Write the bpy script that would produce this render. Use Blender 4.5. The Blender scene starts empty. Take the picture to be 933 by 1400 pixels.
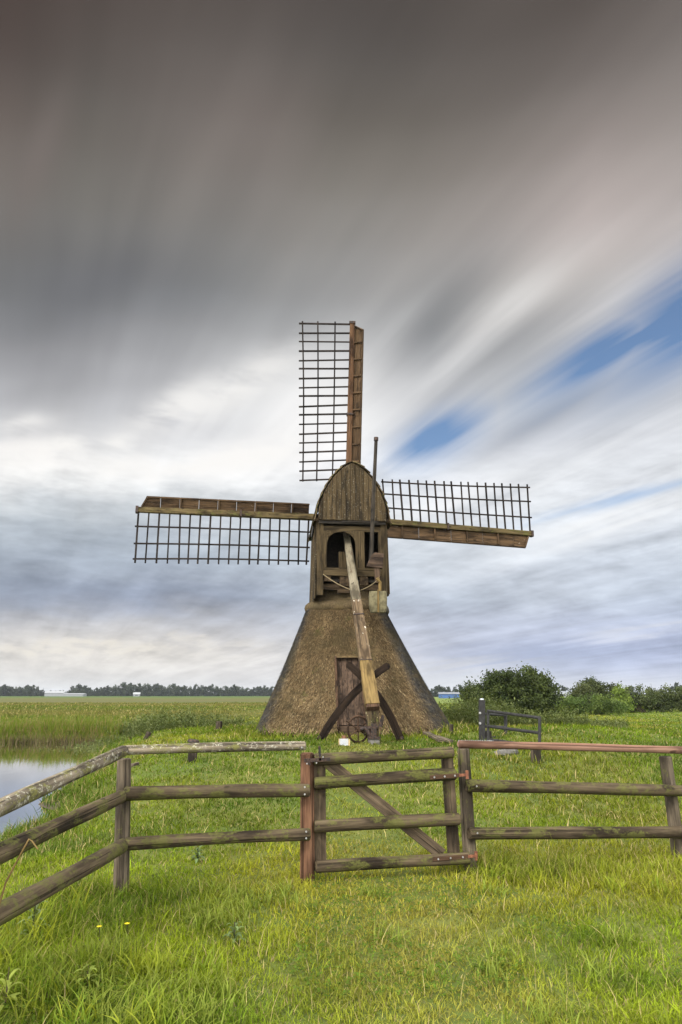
import bpy, math, random
import numpy as np
from mathutils import Vector, Matrix
R_ = math.radians
random.seed(7); rng = np.random.default_rng(11)
scene = bpy.context.scene
col = scene.collection
EYE = 1.5; PITCH = R_(14.95); FPX = 933.0
CT, ST = math.cos(PITCH), math.sin(PITCH)

# ------------------------------------------------------------------ photo measurements -> metres
def ray(px, py):
    xc, yc = (px-466.5)/FPX, (700-py)/FPX
    return Vector((xc, CT-yc*ST, ST+yc*CT))
def at(px, py, Y):
    d = ray(px, py); return Vector((d.x/d.y*Y, Y, EYE+d.z/d.y*Y))
def sstep(a, b, x):
    t = np.clip((np.asarray(x, float)-a)/(b-a), 0, 1); return t*t*(3-2*t)
def vnoise(x, y, s=0):
    x = np.asarray(x, float); y = np.asarray(y, float)
    xi, yi = np.floor(x).astype(np.int64), np.floor(y).astype(np.int64)
    fx, fy = x-xi, y-yi; fx = fx*fx*(3-2*fx); fy = fy*fy*(3-2*fy)
    def h(a, b):
        n = (a*374761393 + b*668265263 + s*1442695041) & 0x7fffffff
        n = ((n ^ (n >> 13))*1274126177) & 0x7fffffff
        return ((n ^ (n >> 16)) & 0xffff)/65535.0
    return (h(xi, yi)*(1-fx)+h(xi+1, yi)*fx)*(1-fy)+(h(xi, yi+1)*(1-fx)+h(xi+1, yi+1)*fx)*fy

# ------------------------------------------------------------------ terrain
WATER_Z = -0.45
MILL = Vector((0.2, 20.6, 0.45))
SHY = [-20, 2, 6, 9.5, 11, 14.3, 24.6, 30, 33]
SHX = [-4.3, -4.3, -4.3, -4.35, -4.55, -5.3, -7.9, -9.6, -10.4]
def shore_x(Y):
    return np.interp(Y, SHY, SHX) + 0.22*np.sin(np.asarray(Y)*1.7)+0.12*np.sin(np.asarray(Y)*4.1)
FAR_BANK = 29.6
def height(X, Y):
    X = np.asarray(X, float); Y = np.asarray(Y, float)
    land = -0.16*sstep(9, 22, Y)
    r = np.hypot((X-MILL.x)*0.9, Y-19.6)
    m = sstep(11.5, 4.6, r)
    land = land*(1-m)+0.45*m
    land = land - 0.30*np.exp(-((X-5.6)/2.6)**2-((Y-11.2)/2.2)**2)
    land = land + 0.28*np.exp(-((X-7.0)/4.5)**2-((Y-18.0)/3.2)**2)
    land = land + 0.05*(vnoise(X*0.7, Y*0.7, 3)-0.5)+0.035*(vnoise(X*1.9, Y*1.9, 5)-0.5)
    land = land + 0.12*(vnoise(X*0.06, Y*0.06, 9)-0.5)*sstep(30, 80, Y)
    a = sstep(-1.6, 2.4, X-shore_x(Y))**0.8
    b = sstep(-0.25, 0.5, Y-(FAR_BANK+0.25*np.sin(X*0.9)+0.15*np.sin(X*2.3)))
    w = np.maximum(a, b)
    return land*w+(-0.85)*(1-w)
def hz(x, y): return float(height(np.array([x]), np.array([y]))[0])
def hit(px, py, y0=3.0, y1=200.0):
    d = ray(px, py); t = y0/d.y
    while t*d.y < y1:
        p = d*t
        if EYE+p.z <= hz(p.x, p.y): return Vector((p.x, p.y, hz(p.x, p.y)))
        t *= 1.004
    p = d*t; return Vector((p.x, p.y, hz(p.x, p.y)))

# ------------------------------------------------------------------ objects
ORG = {}
def tag(o, label=None, cat=None, group=None, kind=None):
    if label: o['label'] = label
    if cat: o['category'] = cat
    if group: o['group'] = group
    if kind: o['kind'] = kind
    return o
def thing(name, loc, label, cat, group=None):
    o = bpy.data.objects.new(name, None); col.objects.link(o)
    o.location = loc; o.empty_display_size = 0.2
    ORG[o.name] = Vector(loc)
    return tag(o, label, cat, group)
def wpos(o): return ORG.get(o.name, Vector((0, 0, 0))) if o else Vector((0, 0, 0))

class MB:
    def __init__(s): s.v = []; s.f = []; s.g = []; s.t = []
    def add(s, vs, fs, gs, tone=None):
        n = len(s.v); tone = random.random() if tone is None else tone
        off = Vector((random.uniform(0, 50), random.uniform(0, 50), random.uniform(0, 50)))
        s.v += [Vector(p) for p in vs]; s.f += [tuple(i+n for i in f) for f in fs]
        s.g += [Vector(q)+off for q in gs]; s.t += [tone]*len(vs)
    def beam(s, p0, p1, w, h, up=(0, 0, 1), w1=None, h1=None, tone=None, segs=1, bow=None):
        """box-section bar from p0 to p1: w across, h along up"""
        p0, p1 = Vector(p0), Vector(p1); d = (p1-p0); L = d.length; d.normalize()
        up = Vector(up); x = d.cross(up)
        if x.length < 1e-4: x = d.cross(Vector((1, 0, 0)))
        x.normalize(); u = x.cross(d).normalized()
        w1 = w if w1 is None else w1; h1 = h if h1 is None else h1
        vs, gs = [], []
        b = min(w, h)*0.08
        for i in range(segs+1):
            t = i/segs; W = w+(w1-w)*t; H = h+(h1-h)*t
            c = p0.lerp(p1, t)
            if bow: c = c+Vector(bow)*(4*t*(1-t))
            for a, e in ((-.5, -.5), (.5, -.5), (.5, .5), (-.5, .5)):
                for k in (0, 1):
                    # chamfered corner
                    sx, se = (1 if a > 0 else -1), (1 if e > 0 else -1)
                    first = (sx*se > 0) == (k == 0)
                    dx = a*W-(sx*b if not first else 0); de = e*H-(se*b if first else 0)
                    vs.append(c+x*dx+u*de); gs.append((t*L, dx, de))
        fs = []
        for i in range(segs):
            o = i*8
            for k in range(8):
                fs.append((o+k, o+(k+1) % 8, o+8+(k+1) % 8, o+8+k))
        fs.append(tuple(range(7, -1, -1))); fs.append(tuple(range(segs*8, segs*8+8)))
        s.add(vs, fs, gs, tone)
    def box(s, lo, hi, tone=None, mat=None):
        lo, hi = Vector(lo), Vector(hi)
        vs = [Vector((x, y, z)) for x in (lo.x, hi.x) for y in (lo.y, hi.y) for z in (lo.z, hi.z)]
        fs = [(0, 1, 3, 2), (4, 6, 7, 5), (0, 4, 5, 1), (2, 3, 7, 6), (0, 2, 6, 4), (1, 5, 7, 3)]
        d = hi-lo; ax = max(range(3), key=lambda i: d[i])
        gs = [(p[ax], p[(ax+1) % 3], p[(ax+2) % 3]) for p in vs]
        if mat: vs = [mat @ p for p in vs]
        s.add(vs, fs, gs, tone)
    def tube(s, p0, p1, r0, r1=None, n=12, segs=1, wob=0.0, bow=0.0, cap=True, tone=None, bevel=0.0):
        p0, p1 = Vector(p0), Vector(p1); d = p1-p0; L = d.length; d.normalize()
        a = Vector((0, 0, 1)) if abs(d.z) < .9 else Vector((1, 0, 0))
        x = d.cross(a).normalized(); u = x.cross(d).normalized()
        r1 = r0 if r1 is None else r1
        ph = [random.uniform(0, 6.28) for _ in range(4)]
        ts = [i/segs for i in range(segs+1)]; rs = [1.0]*(segs+1)
        if bevel: ts = [0, bevel/L]+ts[1:-1]+[1-bevel/L, 1]; rs = [1-bevel/r0]+[1.0]*(len(ts)-2)+[1-bevel/r0]
        vs, gs = [], []
        for t, q in zip(ts, rs):
            c = p0.lerp(p1, t)+x*(bow*math.sin(t*3.1*1.3+ph[0]))+u*(bow*math.sin(t*2.3+ph[1]))
            r = (r0+(r1-r0)*t)*q*(1+wob*math.sin(t*L*5+ph[2]))
            for k in range(n):
                th = 2*math.pi*k/n; rr = r*(1+wob*math.sin(2*th+ph[3])+0.5*wob*math.sin(3*th+t*L*3))
                vs.append(c+x*(rr*math.cos(th))+u*(rr*math.sin(th))); gs.append((t*L, rr*math.cos(th), rr*math.sin(th)))
        fs = []; m = len(ts)
        for i in range(m-1):
            for k in range(n):
                fs.append((i*n+k, i*n+(k+1) % n, (i+1)*n+(k+1) % n, (i+1)*n+k))
        if cap: fs.append(tuple(range(n-1, -1, -1))); fs.append(tuple(range((m-1)*n, m*n)))
        s.add(vs, fs, gs, tone)
    def path(s, pts, r, n=8, r1=None, tone=None):
        pts = [Vector(p) for p in pts]; m = len(pts); vs = []; gs = []; L = 0; r1 = r if r1 is None else r1
        for i, p in enumerate(pts):
            d = (pts[min(i+1, m-1)]-pts[max(i-1, 0)]).normalized()
            if i: L += (p-pts[i-1]).length
            a = Vector((0, 0, 1)) if abs(d.z) < .9 else Vector((0, 1, 0))
            x = d.cross(a).normalized(); u = x.cross(d).normalized(); q = r+(r1-r)*i/(m-1)
            for k in range(n):
                th = 6.28318*k/n; vs.append(p+x*q*math.cos(th)+u*q*math.sin(th)); gs.append((L, q*math.cos(th), q*math.sin(th)))
        fs = [(i*n+k, i*n+(k+1) % n, (i+1)*n+(k+1) % n, (i+1)*n+k) for i in range(m-1) for k in range(n)]
        fs += [tuple(range(n-1, -1, -1)), tuple(range((m-1)*n, m*n))]
        s.add(vs, fs, gs, tone)
    def prism(s, poly, axis, depth, mat=None, tone=None):
        """poly: list of (a, b) in the plane; extruded from depth[0] to depth[1] along local y; a->x, b->z"""
        n = len(poly)
        vs = [Vector((a, depth[0], b)) for a, b in poly]+[Vector((a, depth[1], b)) for a, b in poly]
        gs = [(p.z, p.x, p.y) for p in vs] if axis == 'z' else [(p.x, p.z, p.y) for p in vs]
        fs = [tuple(range(n)), tuple(range(2*n-1, n-1, -1))]+[(i, i+n, (i+1) % n+n, (i+1) % n) for i in range(n)]
        if mat: vs = [mat @ p for p in vs]
        s.add(vs, fs, gs, tone)
    def build(s, name, mat, parent=None, angle=38):
        me = bpy.data.meshes.new(name); o0 = wpos(parent)
        me.from_pydata([tuple(p-o0) for p in s.v], [], s.f); me.materials.append(mat)
        a = me.attributes.new('grain', 'FLOAT_VECTOR', 'POINT'); a.data.foreach_set('vector', np.array([tuple(q) for q in s.g], np.float32).ravel())
        a = me.attributes.new('tone', 'FLOAT', 'POINT'); a.data.foreach_set('value', np.array(s.t, np.float32))
        me.polygons.foreach_set('use_smooth', [True]*len(me.polygons)); me.set_sharp_from_angle(angle=R_(angle))
        import bmesh
        bm = bmesh.new(); bm.from_mesh(me); bmesh.ops.recalc_face_normals(bm, faces=bm.faces); bm.to_mesh(me); bm.free()
        me.update()
        o = bpy.data.objects.new(name, me); col.objects.link(o)
        if parent: o.parent = parent
        ORG[o.name] = o0
        return o

def np_mesh(name, V, F, mat, parent=None, colr=None, smooth=False, org=None):
    """V (n,3), F list of arrays of equal-sided faces"""
    me = bpy.data.meshes.new(name)
    V = np.asarray(V, np.float32)
    if org is not None: V = V-np.array(org, np.float32)
    me.vertices.add(len(V)); me.vertices.foreach_set('co', V.ravel())
    li = np.concatenate([f.ravel() for f in F]).astype(np.int32)
    cnt = np.concatenate([np.full(len(f), f.shape[1]) for f in F]); st = np.concatenate([[0], np.cumsum(cnt)[:-1]]).astype(np.int32)
    me.loops.add(len(li)); me.loops.foreach_set('vertex_index', li)
    me.polygons.add(len(cnt)); me.polygons.foreach_set('loop_start', st)
    if smooth: me.polygons.foreach_set('use_smooth', np.ones(len(cnt), bool))
    me.update(calc_edges=True); me.validate()
    if colr is not None:
        a = me.attributes.new('col', 'FLOAT_COLOR', 'POINT')
        c = np.ones((len(V), 4), np.float32); c[:, :3] = colr; a.data.foreach_set('color', c.ravel())
    me.materials.append(mat)
    o = bpy.data.objects.new(name, me); col.objects.link(o)
    if parent is not None: o.parent = parent; ORG[o.name] = wpos(parent)
    return o

# ------------------------------------------------------------------ node helpers
class T:
    def __init__(s, tree): s.t = tree; tree.nodes.clear()
    def n(s, typ, _o=0, **kw):
        nd = s.t.nodes.new(typ)
        for k, v in kw.items():
            if k.startswith('i_'):
                k = k[2:]; key = int(k) if k.isdigit() else k.replace('_', ' ')
                s.set(nd.inputs[key], v)
            else: setattr(nd, k, v)
        s.last = nd
        return nd.outputs[_o]
    def set(s, sock, v):
        if isinstance(v, bpy.types.NodeSocket): s.t.links.new(v, sock)
        elif isinstance(v, (tuple, list)) and sock.type == 'RGBA' and len(v) == 3: sock.default_value = (*v, 1)
        else: sock.default_value = v
    def m(s, op, a, b=0.0, c=0.0, clamp=False):
        return s.n('ShaderNodeMath', operation=op, i_0=a, i_1=b, i_2=c, use_clamp=clamp)
    def add(s, a, b): return s.m('ADD', a, b)
    def sub(s, a, b): return s.m('SUBTRACT', a, b)
    def mul(s, a, b): return s.m('MULTIPLY', a, b)
    def vm(s, op, a, b=(0, 0, 0), o=0): return s.n('ShaderNodeVectorMath', _o=o, operation=op, i_0=a, i_1=b)
    def xyz(s, x, y, z=0.0): return s.n('ShaderNodeCombineXYZ', i_0=x, i_1=y, i_2=z)
    def sep(s, v):
        nd = s.t.nodes.new('ShaderNodeSeparateXYZ'); s.set(nd.inputs[0], v); return nd.outputs
    def noise(s, v, scale, detail=3.0, rough=.55, dist=0.0, o=0):
        return s.n('ShaderNodeTexNoise', _o=o, i_Vector=v, i_Scale=scale, i_Detail=detail, i_Roughness=rough, i_Distortion=dist)
    def mr(s, v, a, b, c=0.0, d=1.0, smooth=True):
        return s.n('ShaderNodeMapRange', interpolation_type='SMOOTHSTEP' if smooth else 'LINEAR', i_0=v, i_1=a, i_2=b, i_3=c, i_4=d)
    def mix(s, f, a, b, blend='MIX'):
        nd = s.t.nodes.new('ShaderNodeMix'); nd.data_type = 'RGBA'; nd.blend_type = blend
        s.set(nd.inputs[0], f); s.set(nd.inputs[6], a); s.set(nd.inputs[7], b); return nd.outputs[2]
    def ramp(s, f, stops, interp='LINEAR'):
        nd = s.t.nodes.new('ShaderNodeValToRGB'); e = nd.color_ramp.elements; nd.color_ramp.interpolation = interp
        while len(e) > 1: e.remove(e[0])
        e[0].position = stops[0][0]; e[0].color = (*stops[0][1], 1)
        for p, c in stops[1:]:
            q = e.new(p); q.color = (*c, 1)
        s.set(nd.inputs[0], f); return nd.outputs[0]
    def attr(s, name, o=1): return s.n('ShaderNodeAttribute', _o=o, attribute_name=name)
def material(name):
    m = bpy.data.materials.new(name); m.use_nodes = True; return m, T(m.node_tree)
def finish(t, base, rough=.8, bump=None, bstr=.3, bdist=.02, spec=.3, metal=0.0, **kw):
    p = t.t.nodes.new('ShaderNodeBsdfPrincipled')
    t.set(p.inputs['Base Color'], base); t.set(p.inputs['Roughness'], rough); t.set(p.inputs['Metallic'], metal)
    p.inputs['Specular IOR Level'].default_value = spec
    if bump is not None:
        b = t.n('ShaderNodeBump', i_Height=bump, i_Strength=bstr, i_Distance=bdist); t.set(p.inputs['Normal'], b)
    o = t.t.nodes.new('ShaderNodeOutputMaterial'); t.t.links.new(p.outputs[0], o.inputs[0]); return p

def wood(name, dark, light, moss=0.0, mosscol=(.078, .082, .020), speck=0.0, speckcol=(.55, .52, .45), across=26, along=1.6, rough=.85, tone=.35, lichen=0.0):
    dark = tuple(v*.80 for v in dark); light = tuple(v*.80 for v in light)
    m, t = material(name)
    g = t.attr('grain', 1); tn = t.attr('tone', 2)
    gs = t.vm('MULTIPLY', g, (along, across, across))
    grain = t.noise(gs, 1.0, 5, .62)
    fine = t.noise(t.vm('MULTIPLY', g, (along*3, across*4, across*4)), 1.0, 3, .6)
    blot = t.noise(t.vm('MULTIPLY', g, (1.3, 5, 5)), 1.0, 4, .6)
    f = t.mr(t.add(t.mul(grain, .7), t.mul(fine, .3)), .33, .68)
    c = t.mix(f, dark, light)
    c = t.mix(t.mr(blot, .45, .66), c, tuple(x*.45 for x in dark))
    knot = t.noise(t.vm('MULTIPLY', g, (4.5, 9, 9)), 1.0, 1, .5); c = t.mix(t.mul(t.mr(knot, .70, .76), .8), c, tuple(x*.3 for x in dark))
    tv = t.add(1-tone*.5, t.mul(tn, tone))
    c = t.mix(1.0, c, t.n('ShaderNodeCombineColor', i_0=tv, i_1=tv, i_2=tv), 'MULTIPLY')
    crack = t.mr(t.noise(t.vm('MULTIPLY', g, (along*.35, across*1.2, across*1.2)), 1.0, 2, .5), .60, .66)
    c = t.mix(t.mul(crack, .65), c, tuple(x*.22 for x in dark))
    if moss:
        mo = t.noise(t.vm('MULTIPLY', g, (5.0, 8, 8)), 1.0, 6, .7)
        mf = t.noise(t.vm('MULTIPLY', g, (40, 60, 60)), 1.0, 2, .6)
        k = t.mul(t.mr(t.add(t.mul(mo, .8), t.mul(mf, .2)), .60-.25*moss, .66-.16*moss), min(1, .45+.5*moss))
        c = t.mix(k, c, t.mix(mf, tuple(x*.55 for x in mosscol), tuple(x*1.3 for x in mosscol)))
    if lichen:
        li = t.noise(t.vm('MULTIPLY', g, (22, 30, 30)), 1.0, 3, .6)
        c = t.mix(t.mul(t.mr(t.add(t.mul(li, .6), t.mul(t.noise(t.vm('MULTIPLY', g, (90, 90, 90)), 1.0, 2, .6), .4)), .60-.12*lichen, .68-.12*lichen), .7), c, (.30, .29, .235))
    if speck:
        sp = t.noise(t.vm('MULTIPLY', g, (5, 9, 9)), 1.0, 5, .7)
        c = t.mix(t.mr(sp, .70-.2*speck, .73-.2*speck), c, speckcol)
    finish(t, c, rough, t.add(grain, t.mul(crack, -1.5)), .6, .015, .12)
    return m

# ------------------------------------------------------------------ materials
M = {}
M['rail'] = wood('weathered_rail_wood', (.038, .027, .017), (.112, .086, .052), moss=.48)
M['rail_grey'] = wood('grey_rail_wood', (.08, .065, .048), (.22, .185, .135), moss=.4, lichen=.55, mosscol=(.12, .12, .03))
M['rail_new'] = wood('fresh_pinkish_rail_wood', (.155, .082, .056), (.27, .165, .118), tone=.1, along=.8, across=18)
M['post_red'] = wood('red_brown_post_wood', (.085, .042, .025), (.225, .12, .07), tone=.1)
M['post'] = wood('grey_post_wood', (.066, .052, .037), (.17, .138, .098), moss=.18)
M['gate'] = wood('gate_board_wood', (.052, .038, .025), (.14, .105, .068), moss=.2)
M['mill'] = wood('mill_board_wood', (.042, .029, .014), (.080, .057, .028), across=34, along=1.2, tone=.5, lichen=.12)
M['mill_dark'] = wood('mill_dark_wood', (.03, .02, .012), (.085, .058, .032), tone=.4)
M['beam'] = wood('mill_frame_wood', (.037, .026, .013), (.080, .058, .029), tone=.3)
M['sail_board'] = wood('sail_board_wood', (.044, .027, .014), (.100, .062, .032), tone=.4, speck=.08, speckcol=(.3, .25, .2))
M['stock_top'] = wood('sail_stock_rusty', (.060, .031, .016), (.118, .065, .034), tone=.1)
M['stock'] = wood('sail_stock_mossy', (.055, .04, .018), (.125, .094, .043), tone=.1, moss=.3)
M['mottled'] = wood('mottled_winch_wood', (.028, .02, .012), (.10, .075, .04), tone=.1, speck=.5, speckcol=(.26, .22, .13), moss=.3)
M['trestle'] = wood('blackened_trestle_wood', (.010, .006, .004), (.030, .019, .012), tone=.2)
M['pole_dark'] = wood('brake_pole_dark_wood', (.018, .015, .012), (.045, .038, .03), tone=.1)
M['lattice'] = wood('sail_lattice_wood', (.010, .008, .007), (.035, .028, .024), tone=.3)
M['tail'] = wood('tail_pole_painted', (.075, .050, .028), (.15, .108, .064), tone=.1, speck=.30, speckcol=(.42, .39, .33), along=1.0, across=14)
M['tail_pale'] = wood('tail_pole_pale_paint', (.11, .092, .06), (.22, .195, .142), tone=.1, speck=.55, speckcol=(.06, .043, .028), along=1.2, across=12)
M['tail_end'] = wood('tail_pole_yellow_paint', (.12, .080, .030), (.195, .135, .052), tone=.1, speck=.42, speckcol=(.10, .055, .03), along=2)
M['dark_wood'] = wood('dark_stained_wood', (.035, .02, .012), (.085, .05, .03), tone=.2)
M['door'] = wood('brown_door_wood', (.042, .028, .020), (.088, .058, .039), tone=.3, across=20, along=.6)
M['stump'] = wood('dark_stump_wood', (.03, .024, .018), (.10, .078, .055), tone=.3, moss=.2)
M['shingle'] = wood('roof_shingle_wood', (.05, .036, .02), (.15, .11, .06), tone=.5, moss=.3)

def simple(name, c1, c2, scale=20, rough=.7, metal=0, spec=.4, bstr=.2):
    m, t = material(name)
    co = t.n('ShaderNodeTexCoord', _o=3)
    n = t.noise(co, scale, 4, .6)
    finish(t, t.mix(t.mr(n, .35, .7), c1, c2), rough, n, bstr, .01, spec, metal); return m
M['iron'] = simple('dark_iron', (.015, .014, .014), (.06, .035, .025), 30, .6, .6)
M['bolt'] = simple('galvanised_bolt', (.28, .28, .28), (.45, .45, .45), 30, .4, .7)
M['rust'] = simple('rusty_iron', (.10, .035, .02), (.20, .08, .04), 40, .75, .3)
M['gate_metal'] = simple('grey_painted_steel', (.018, .0175, .0175), (.034, .034, .034), 12, .6, 0, .12)
M['galv'] = simple('galvanised_steel', (.20, .22, .24), (.36, .38, .40), 25, .5, .5)
M['rope'] = simple('old_rope', (.10, .078, .04), (.17, .13, .07), 60, .9)
M['stone'] = simple('yellowed_stone', (.062, .054, .028), (.13, .115, .065), 9, .9, 0, .3, .6)
M['rock'] = simple('pale_rock', (.07, .067, .06), (.125, .12, .11), 12, .9, 0, .3, .6)
M['white'] = simple('white_painted_wall', (.13, .14, .15), (.18, .19, .20), 3, .7)
M['sheet'] = simple('white_sign_board', (.27, .28, .285), (.36, .37, .375), 40, .5)
M['ink'] = simple('faded_sign_print', (.22, .25, .32), (.38, .40, .46), 60, .7)
M['ochre'] = simple('flaking_ochre_paint', (.26, .18, .08), (.40, .31, .16), 30, .7)
M['blue'] = simple('blue_painted_wall', (.02, .06, .17), (.03, .085, .22), 3, .6)
M['blue_pale'] = simple('pale_blue_roof_edge', (.42, .46, .52), (.5, .54, .6), 3, .6)
M['roof_grey'] = simple('grey_roof_sheet', (.10, .11, .125), (.17, .18, .20), 2, .7)
M['roof_white'] = simple('pale_roof_sheet', (.17, .18, .19), (.22, .23, .24), 2, .6)
M['glass'] = simple('dark_window_glass', (.02, .025, .03), (.04, .045, .05), 3, .15, 0, .6)
M['dark_void'] = simple('shade_black_boards', (.010, .008, .006), (.022, .017, .012), 15, .95)  # near-black colour carries the shade of the mill's openings
M['flower'] = simple('yellow_petal', (.75, .55, .01), (.85, .65, .02), 20, .6)

def leafmat(name, transl=.38, rough=.65):
    m, t = material(name)
    c = t.attr('col', 0)
    p = t.t.nodes.new('ShaderNodeBsdfPrincipled'); t.set(p.inputs['Base Color'], c); p.inputs['Roughness'].default_value = rough
    p.inputs['Specular IOR Level'].default_value = .10
    tr = t.n('ShaderNodeBsdfTranslucent', i_Color=t.mix(1.0, c, (1.15, 1.2, .6), 'MULTIPLY'))
    mx = t.n('ShaderNodeMixShader', i_0=transl, i_1=p.outputs[0], i_2=tr)
    o = t.t.nodes.new('ShaderNodeOutputMaterial'); t.t.links.new(mx, o.inputs[0]); return m
M['grass'] = leafmat('grass_blade'); M['leaf'] = leafmat('leaf', .25)

# thatch
def thatch():
    m, t = material('reed_thatch')
    co = t.n('ShaderNodeTexCoord', _o=3); c = t.attr('col', 0)
    n1 = t.noise(t.vm('MULTIPLY', co, (38, 38, 16)), 1.0, 4, .75); n2 = t.noise(co, 1.6, 4, .6)
    n3 = t.noise(t.vm('MULTIPLY', co, (1, 1, 3.5)), 1.5, 4, .6)
    b = t.mix(1.0, c, t.ramp(n1, [(.3, (.38, .37, .36)), (.52, (1, 1, 1)), (.7, (1.75, 1.68, 1.5))]), 'MULTIPLY')
    b = t.mix(t.mul(t.mr(n2, .45, .66), .55), b, (.050, .040, .020))
    b = t.mix(t.mul(t.mr(n3, .54, .72), .3), b, (.17, .125, .062))
    x_, y_, z_ = t.sep(co)
    streak = t.noise(t.vm('MULTIPLY', co, (3.2, 3.2, .35)), 1.0, 3, .6); b = t.mix(t.mul(t.mr(streak, .52, .68), .42), b, (.042, .034, .020))
    crs = t.m('FRACT', t.mul(t.add(z_, t.mul(t.sub(n2, .5), .25)), 1.9)); cl = t.mr(crs, .0, .10, 1, 0); b = t.mix(t.mul(cl, t.mul(.5, t.mr(n3, .35, .6))), b, (.045, .034, .018))
    mo = t.noise(co, 2.7, 5, .7); b = t.mix(t.mul(t.mr(mo, .60, .70), .5), b, (.055, .062, .018))
    finish(t, b, .95, n1, .8, .03, .05); return m
M['thatch'] = thatch()

# ground
def ground_mat():
    m, t = material('meadow_soil_and_turf')
    co = t.n('ShaderNodeTexCoord', _o=3); x, y, z = t.sep(co)
    n1 = t.noise(co, .55, 4, .6); n2 = t.noise(co, 9, 5, .7)
    near = t.mix(t.mr(n1, .35, .65), (.055, .080, .015), (.095, .105, .022))
    near = t.mix(t.mul(t.mr(n2, .5, .75), .5), near, (.11, .085, .04))
    # far meadow: belts of different growth across the fields
    s = t.xyz(t.mul(x, .012), t.mul(y, .035), 0)
    b1 = t.noise(s, 1.0, 5, .6); b2 = t.noise(t.xyz(t.mul(x, .05), t.mul(y, .2), 0), 1.0, 5, .65)
    far = t.ramp(t.add(t.mul(b1, .6), t.mul(b2, .4)), [(.36, (.070, .095, .018)), (.47, (.10, .115, .024)), (.56, (.12, .105, .036)), (.66, (.09, .12, .02))])
    d = t.add(y, t.mul(t.sub(b1, .5), 120))
    brown = t.mul(t.mr(d, 75, 130), t.mr(d, 300, 210))
    brown = t.mul(brown, t.mr(x, 40, -10))
    far = t.mix(t.mul(brown, t.mr(b2, .4, .6, .15, .6)), far, (.125, .098, .045))
    far = t.mix(t.mr(d, 320, 420), far, (.066, .105, .016))
    far = t.mix(1.0, far, (.62, .66, .60), 'MULTIPLY')
    rt = t.mr(t.sub(x, t.mul(y, .06)), 0, 8)
    far = t.mix(t.mul(rt, .8), far, t.mix(b2, (.075, .12, .022), (.125, .15, .032)))
    c = t.mix(t.mr(y, 28, 60), near, far)
    # wet mud below the water line
    c = t.mix(t.mr(z, -.25, -.42), c, (.05, .042, .028))
    finish(t, c, .95, n2, .6, .06, .15); return m
M['ground'] = ground_mat()
def water_mat():
    m, t = material('still_pond_water')
    co = t.n('ShaderNodeTexCoord', _o=3)
    n = t.noise(t.vm('MULTIPLY', co, (1.2, .35, 1)), 3.0, 3, .5)
    b = t.n('ShaderNodeBump', i_Height=n, i_Strength=.04, i_Distance=.02)
    fr = t.m('ADD', t.mul(t.n('ShaderNodeFresnel', i_IOR=1.33, i_Normal=b), 1.6), .10, clamp=True)
    df = t.n('ShaderNodeBsdfDiffuse', i_Color=(.035, .034, .018, 1)); gl = t.n('ShaderNodeBsdfGlossy', i_Color=(1, 1, 1, 1), i_Roughness=.05, i_Normal=b)
    mx = t.n('ShaderNodeMixShader', i_0=fr, i_1=df, i_2=gl)
    o = t.t.nodes.new('ShaderNodeOutputMaterial'); t.t.links.new(mx, o.inputs[0]); return m
M['water'] = water_mat()

# ------------------------------------------------------------------ setting: ground and water
def setting():
    ys = np.concatenate([np.linspace(-40, 2, 12)[:-1], np.linspace(2, 34, 260)[:-1], np.geomspace(34, 2600, 110)])
    xa = np.concatenate([np.linspace(0, 16, 110)[:-1], np.geomspace(16, 2200, 60)])
    xs = np.concatenate([-xa[::-1][:-1], xa])
    X, Y = np.meshgrid(xs, ys); Z = height(X, Y)
    V = np.stack([X.ravel(), Y.ravel(), Z.ravel()], 1); nx, ny = len(xs), len(ys)
    i = np.arange(ny-1)[:, None]*nx+np.arange(nx-1)[None, :]; i = i.ravel()
    F = np.stack([i, i+1, i+1+nx, i+nx], 1)
    tag(np_mesh('ground', V, [F], M['ground'], smooth=True), 'rough green grass ground rising to the mill and flat fields beyond', 'ground', kind='structure')
    w = MB(); w.v = [Vector(p) for p in ((-70, -12, WATER_Z), (-.8, -12, WATER_Z), (-2.5, 32, WATER_Z), (-70, 32, WATER_Z))]
    w.f = [(0, 1, 2, 3)]; w.g = [Vector((0, 0, 0))]*4; w.t = [0]*4
    tag(w.build('pond', M['water']), 'still pond water reflecting the pale clouds beside the fence', 'water', kind='structure')
setting()

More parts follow.
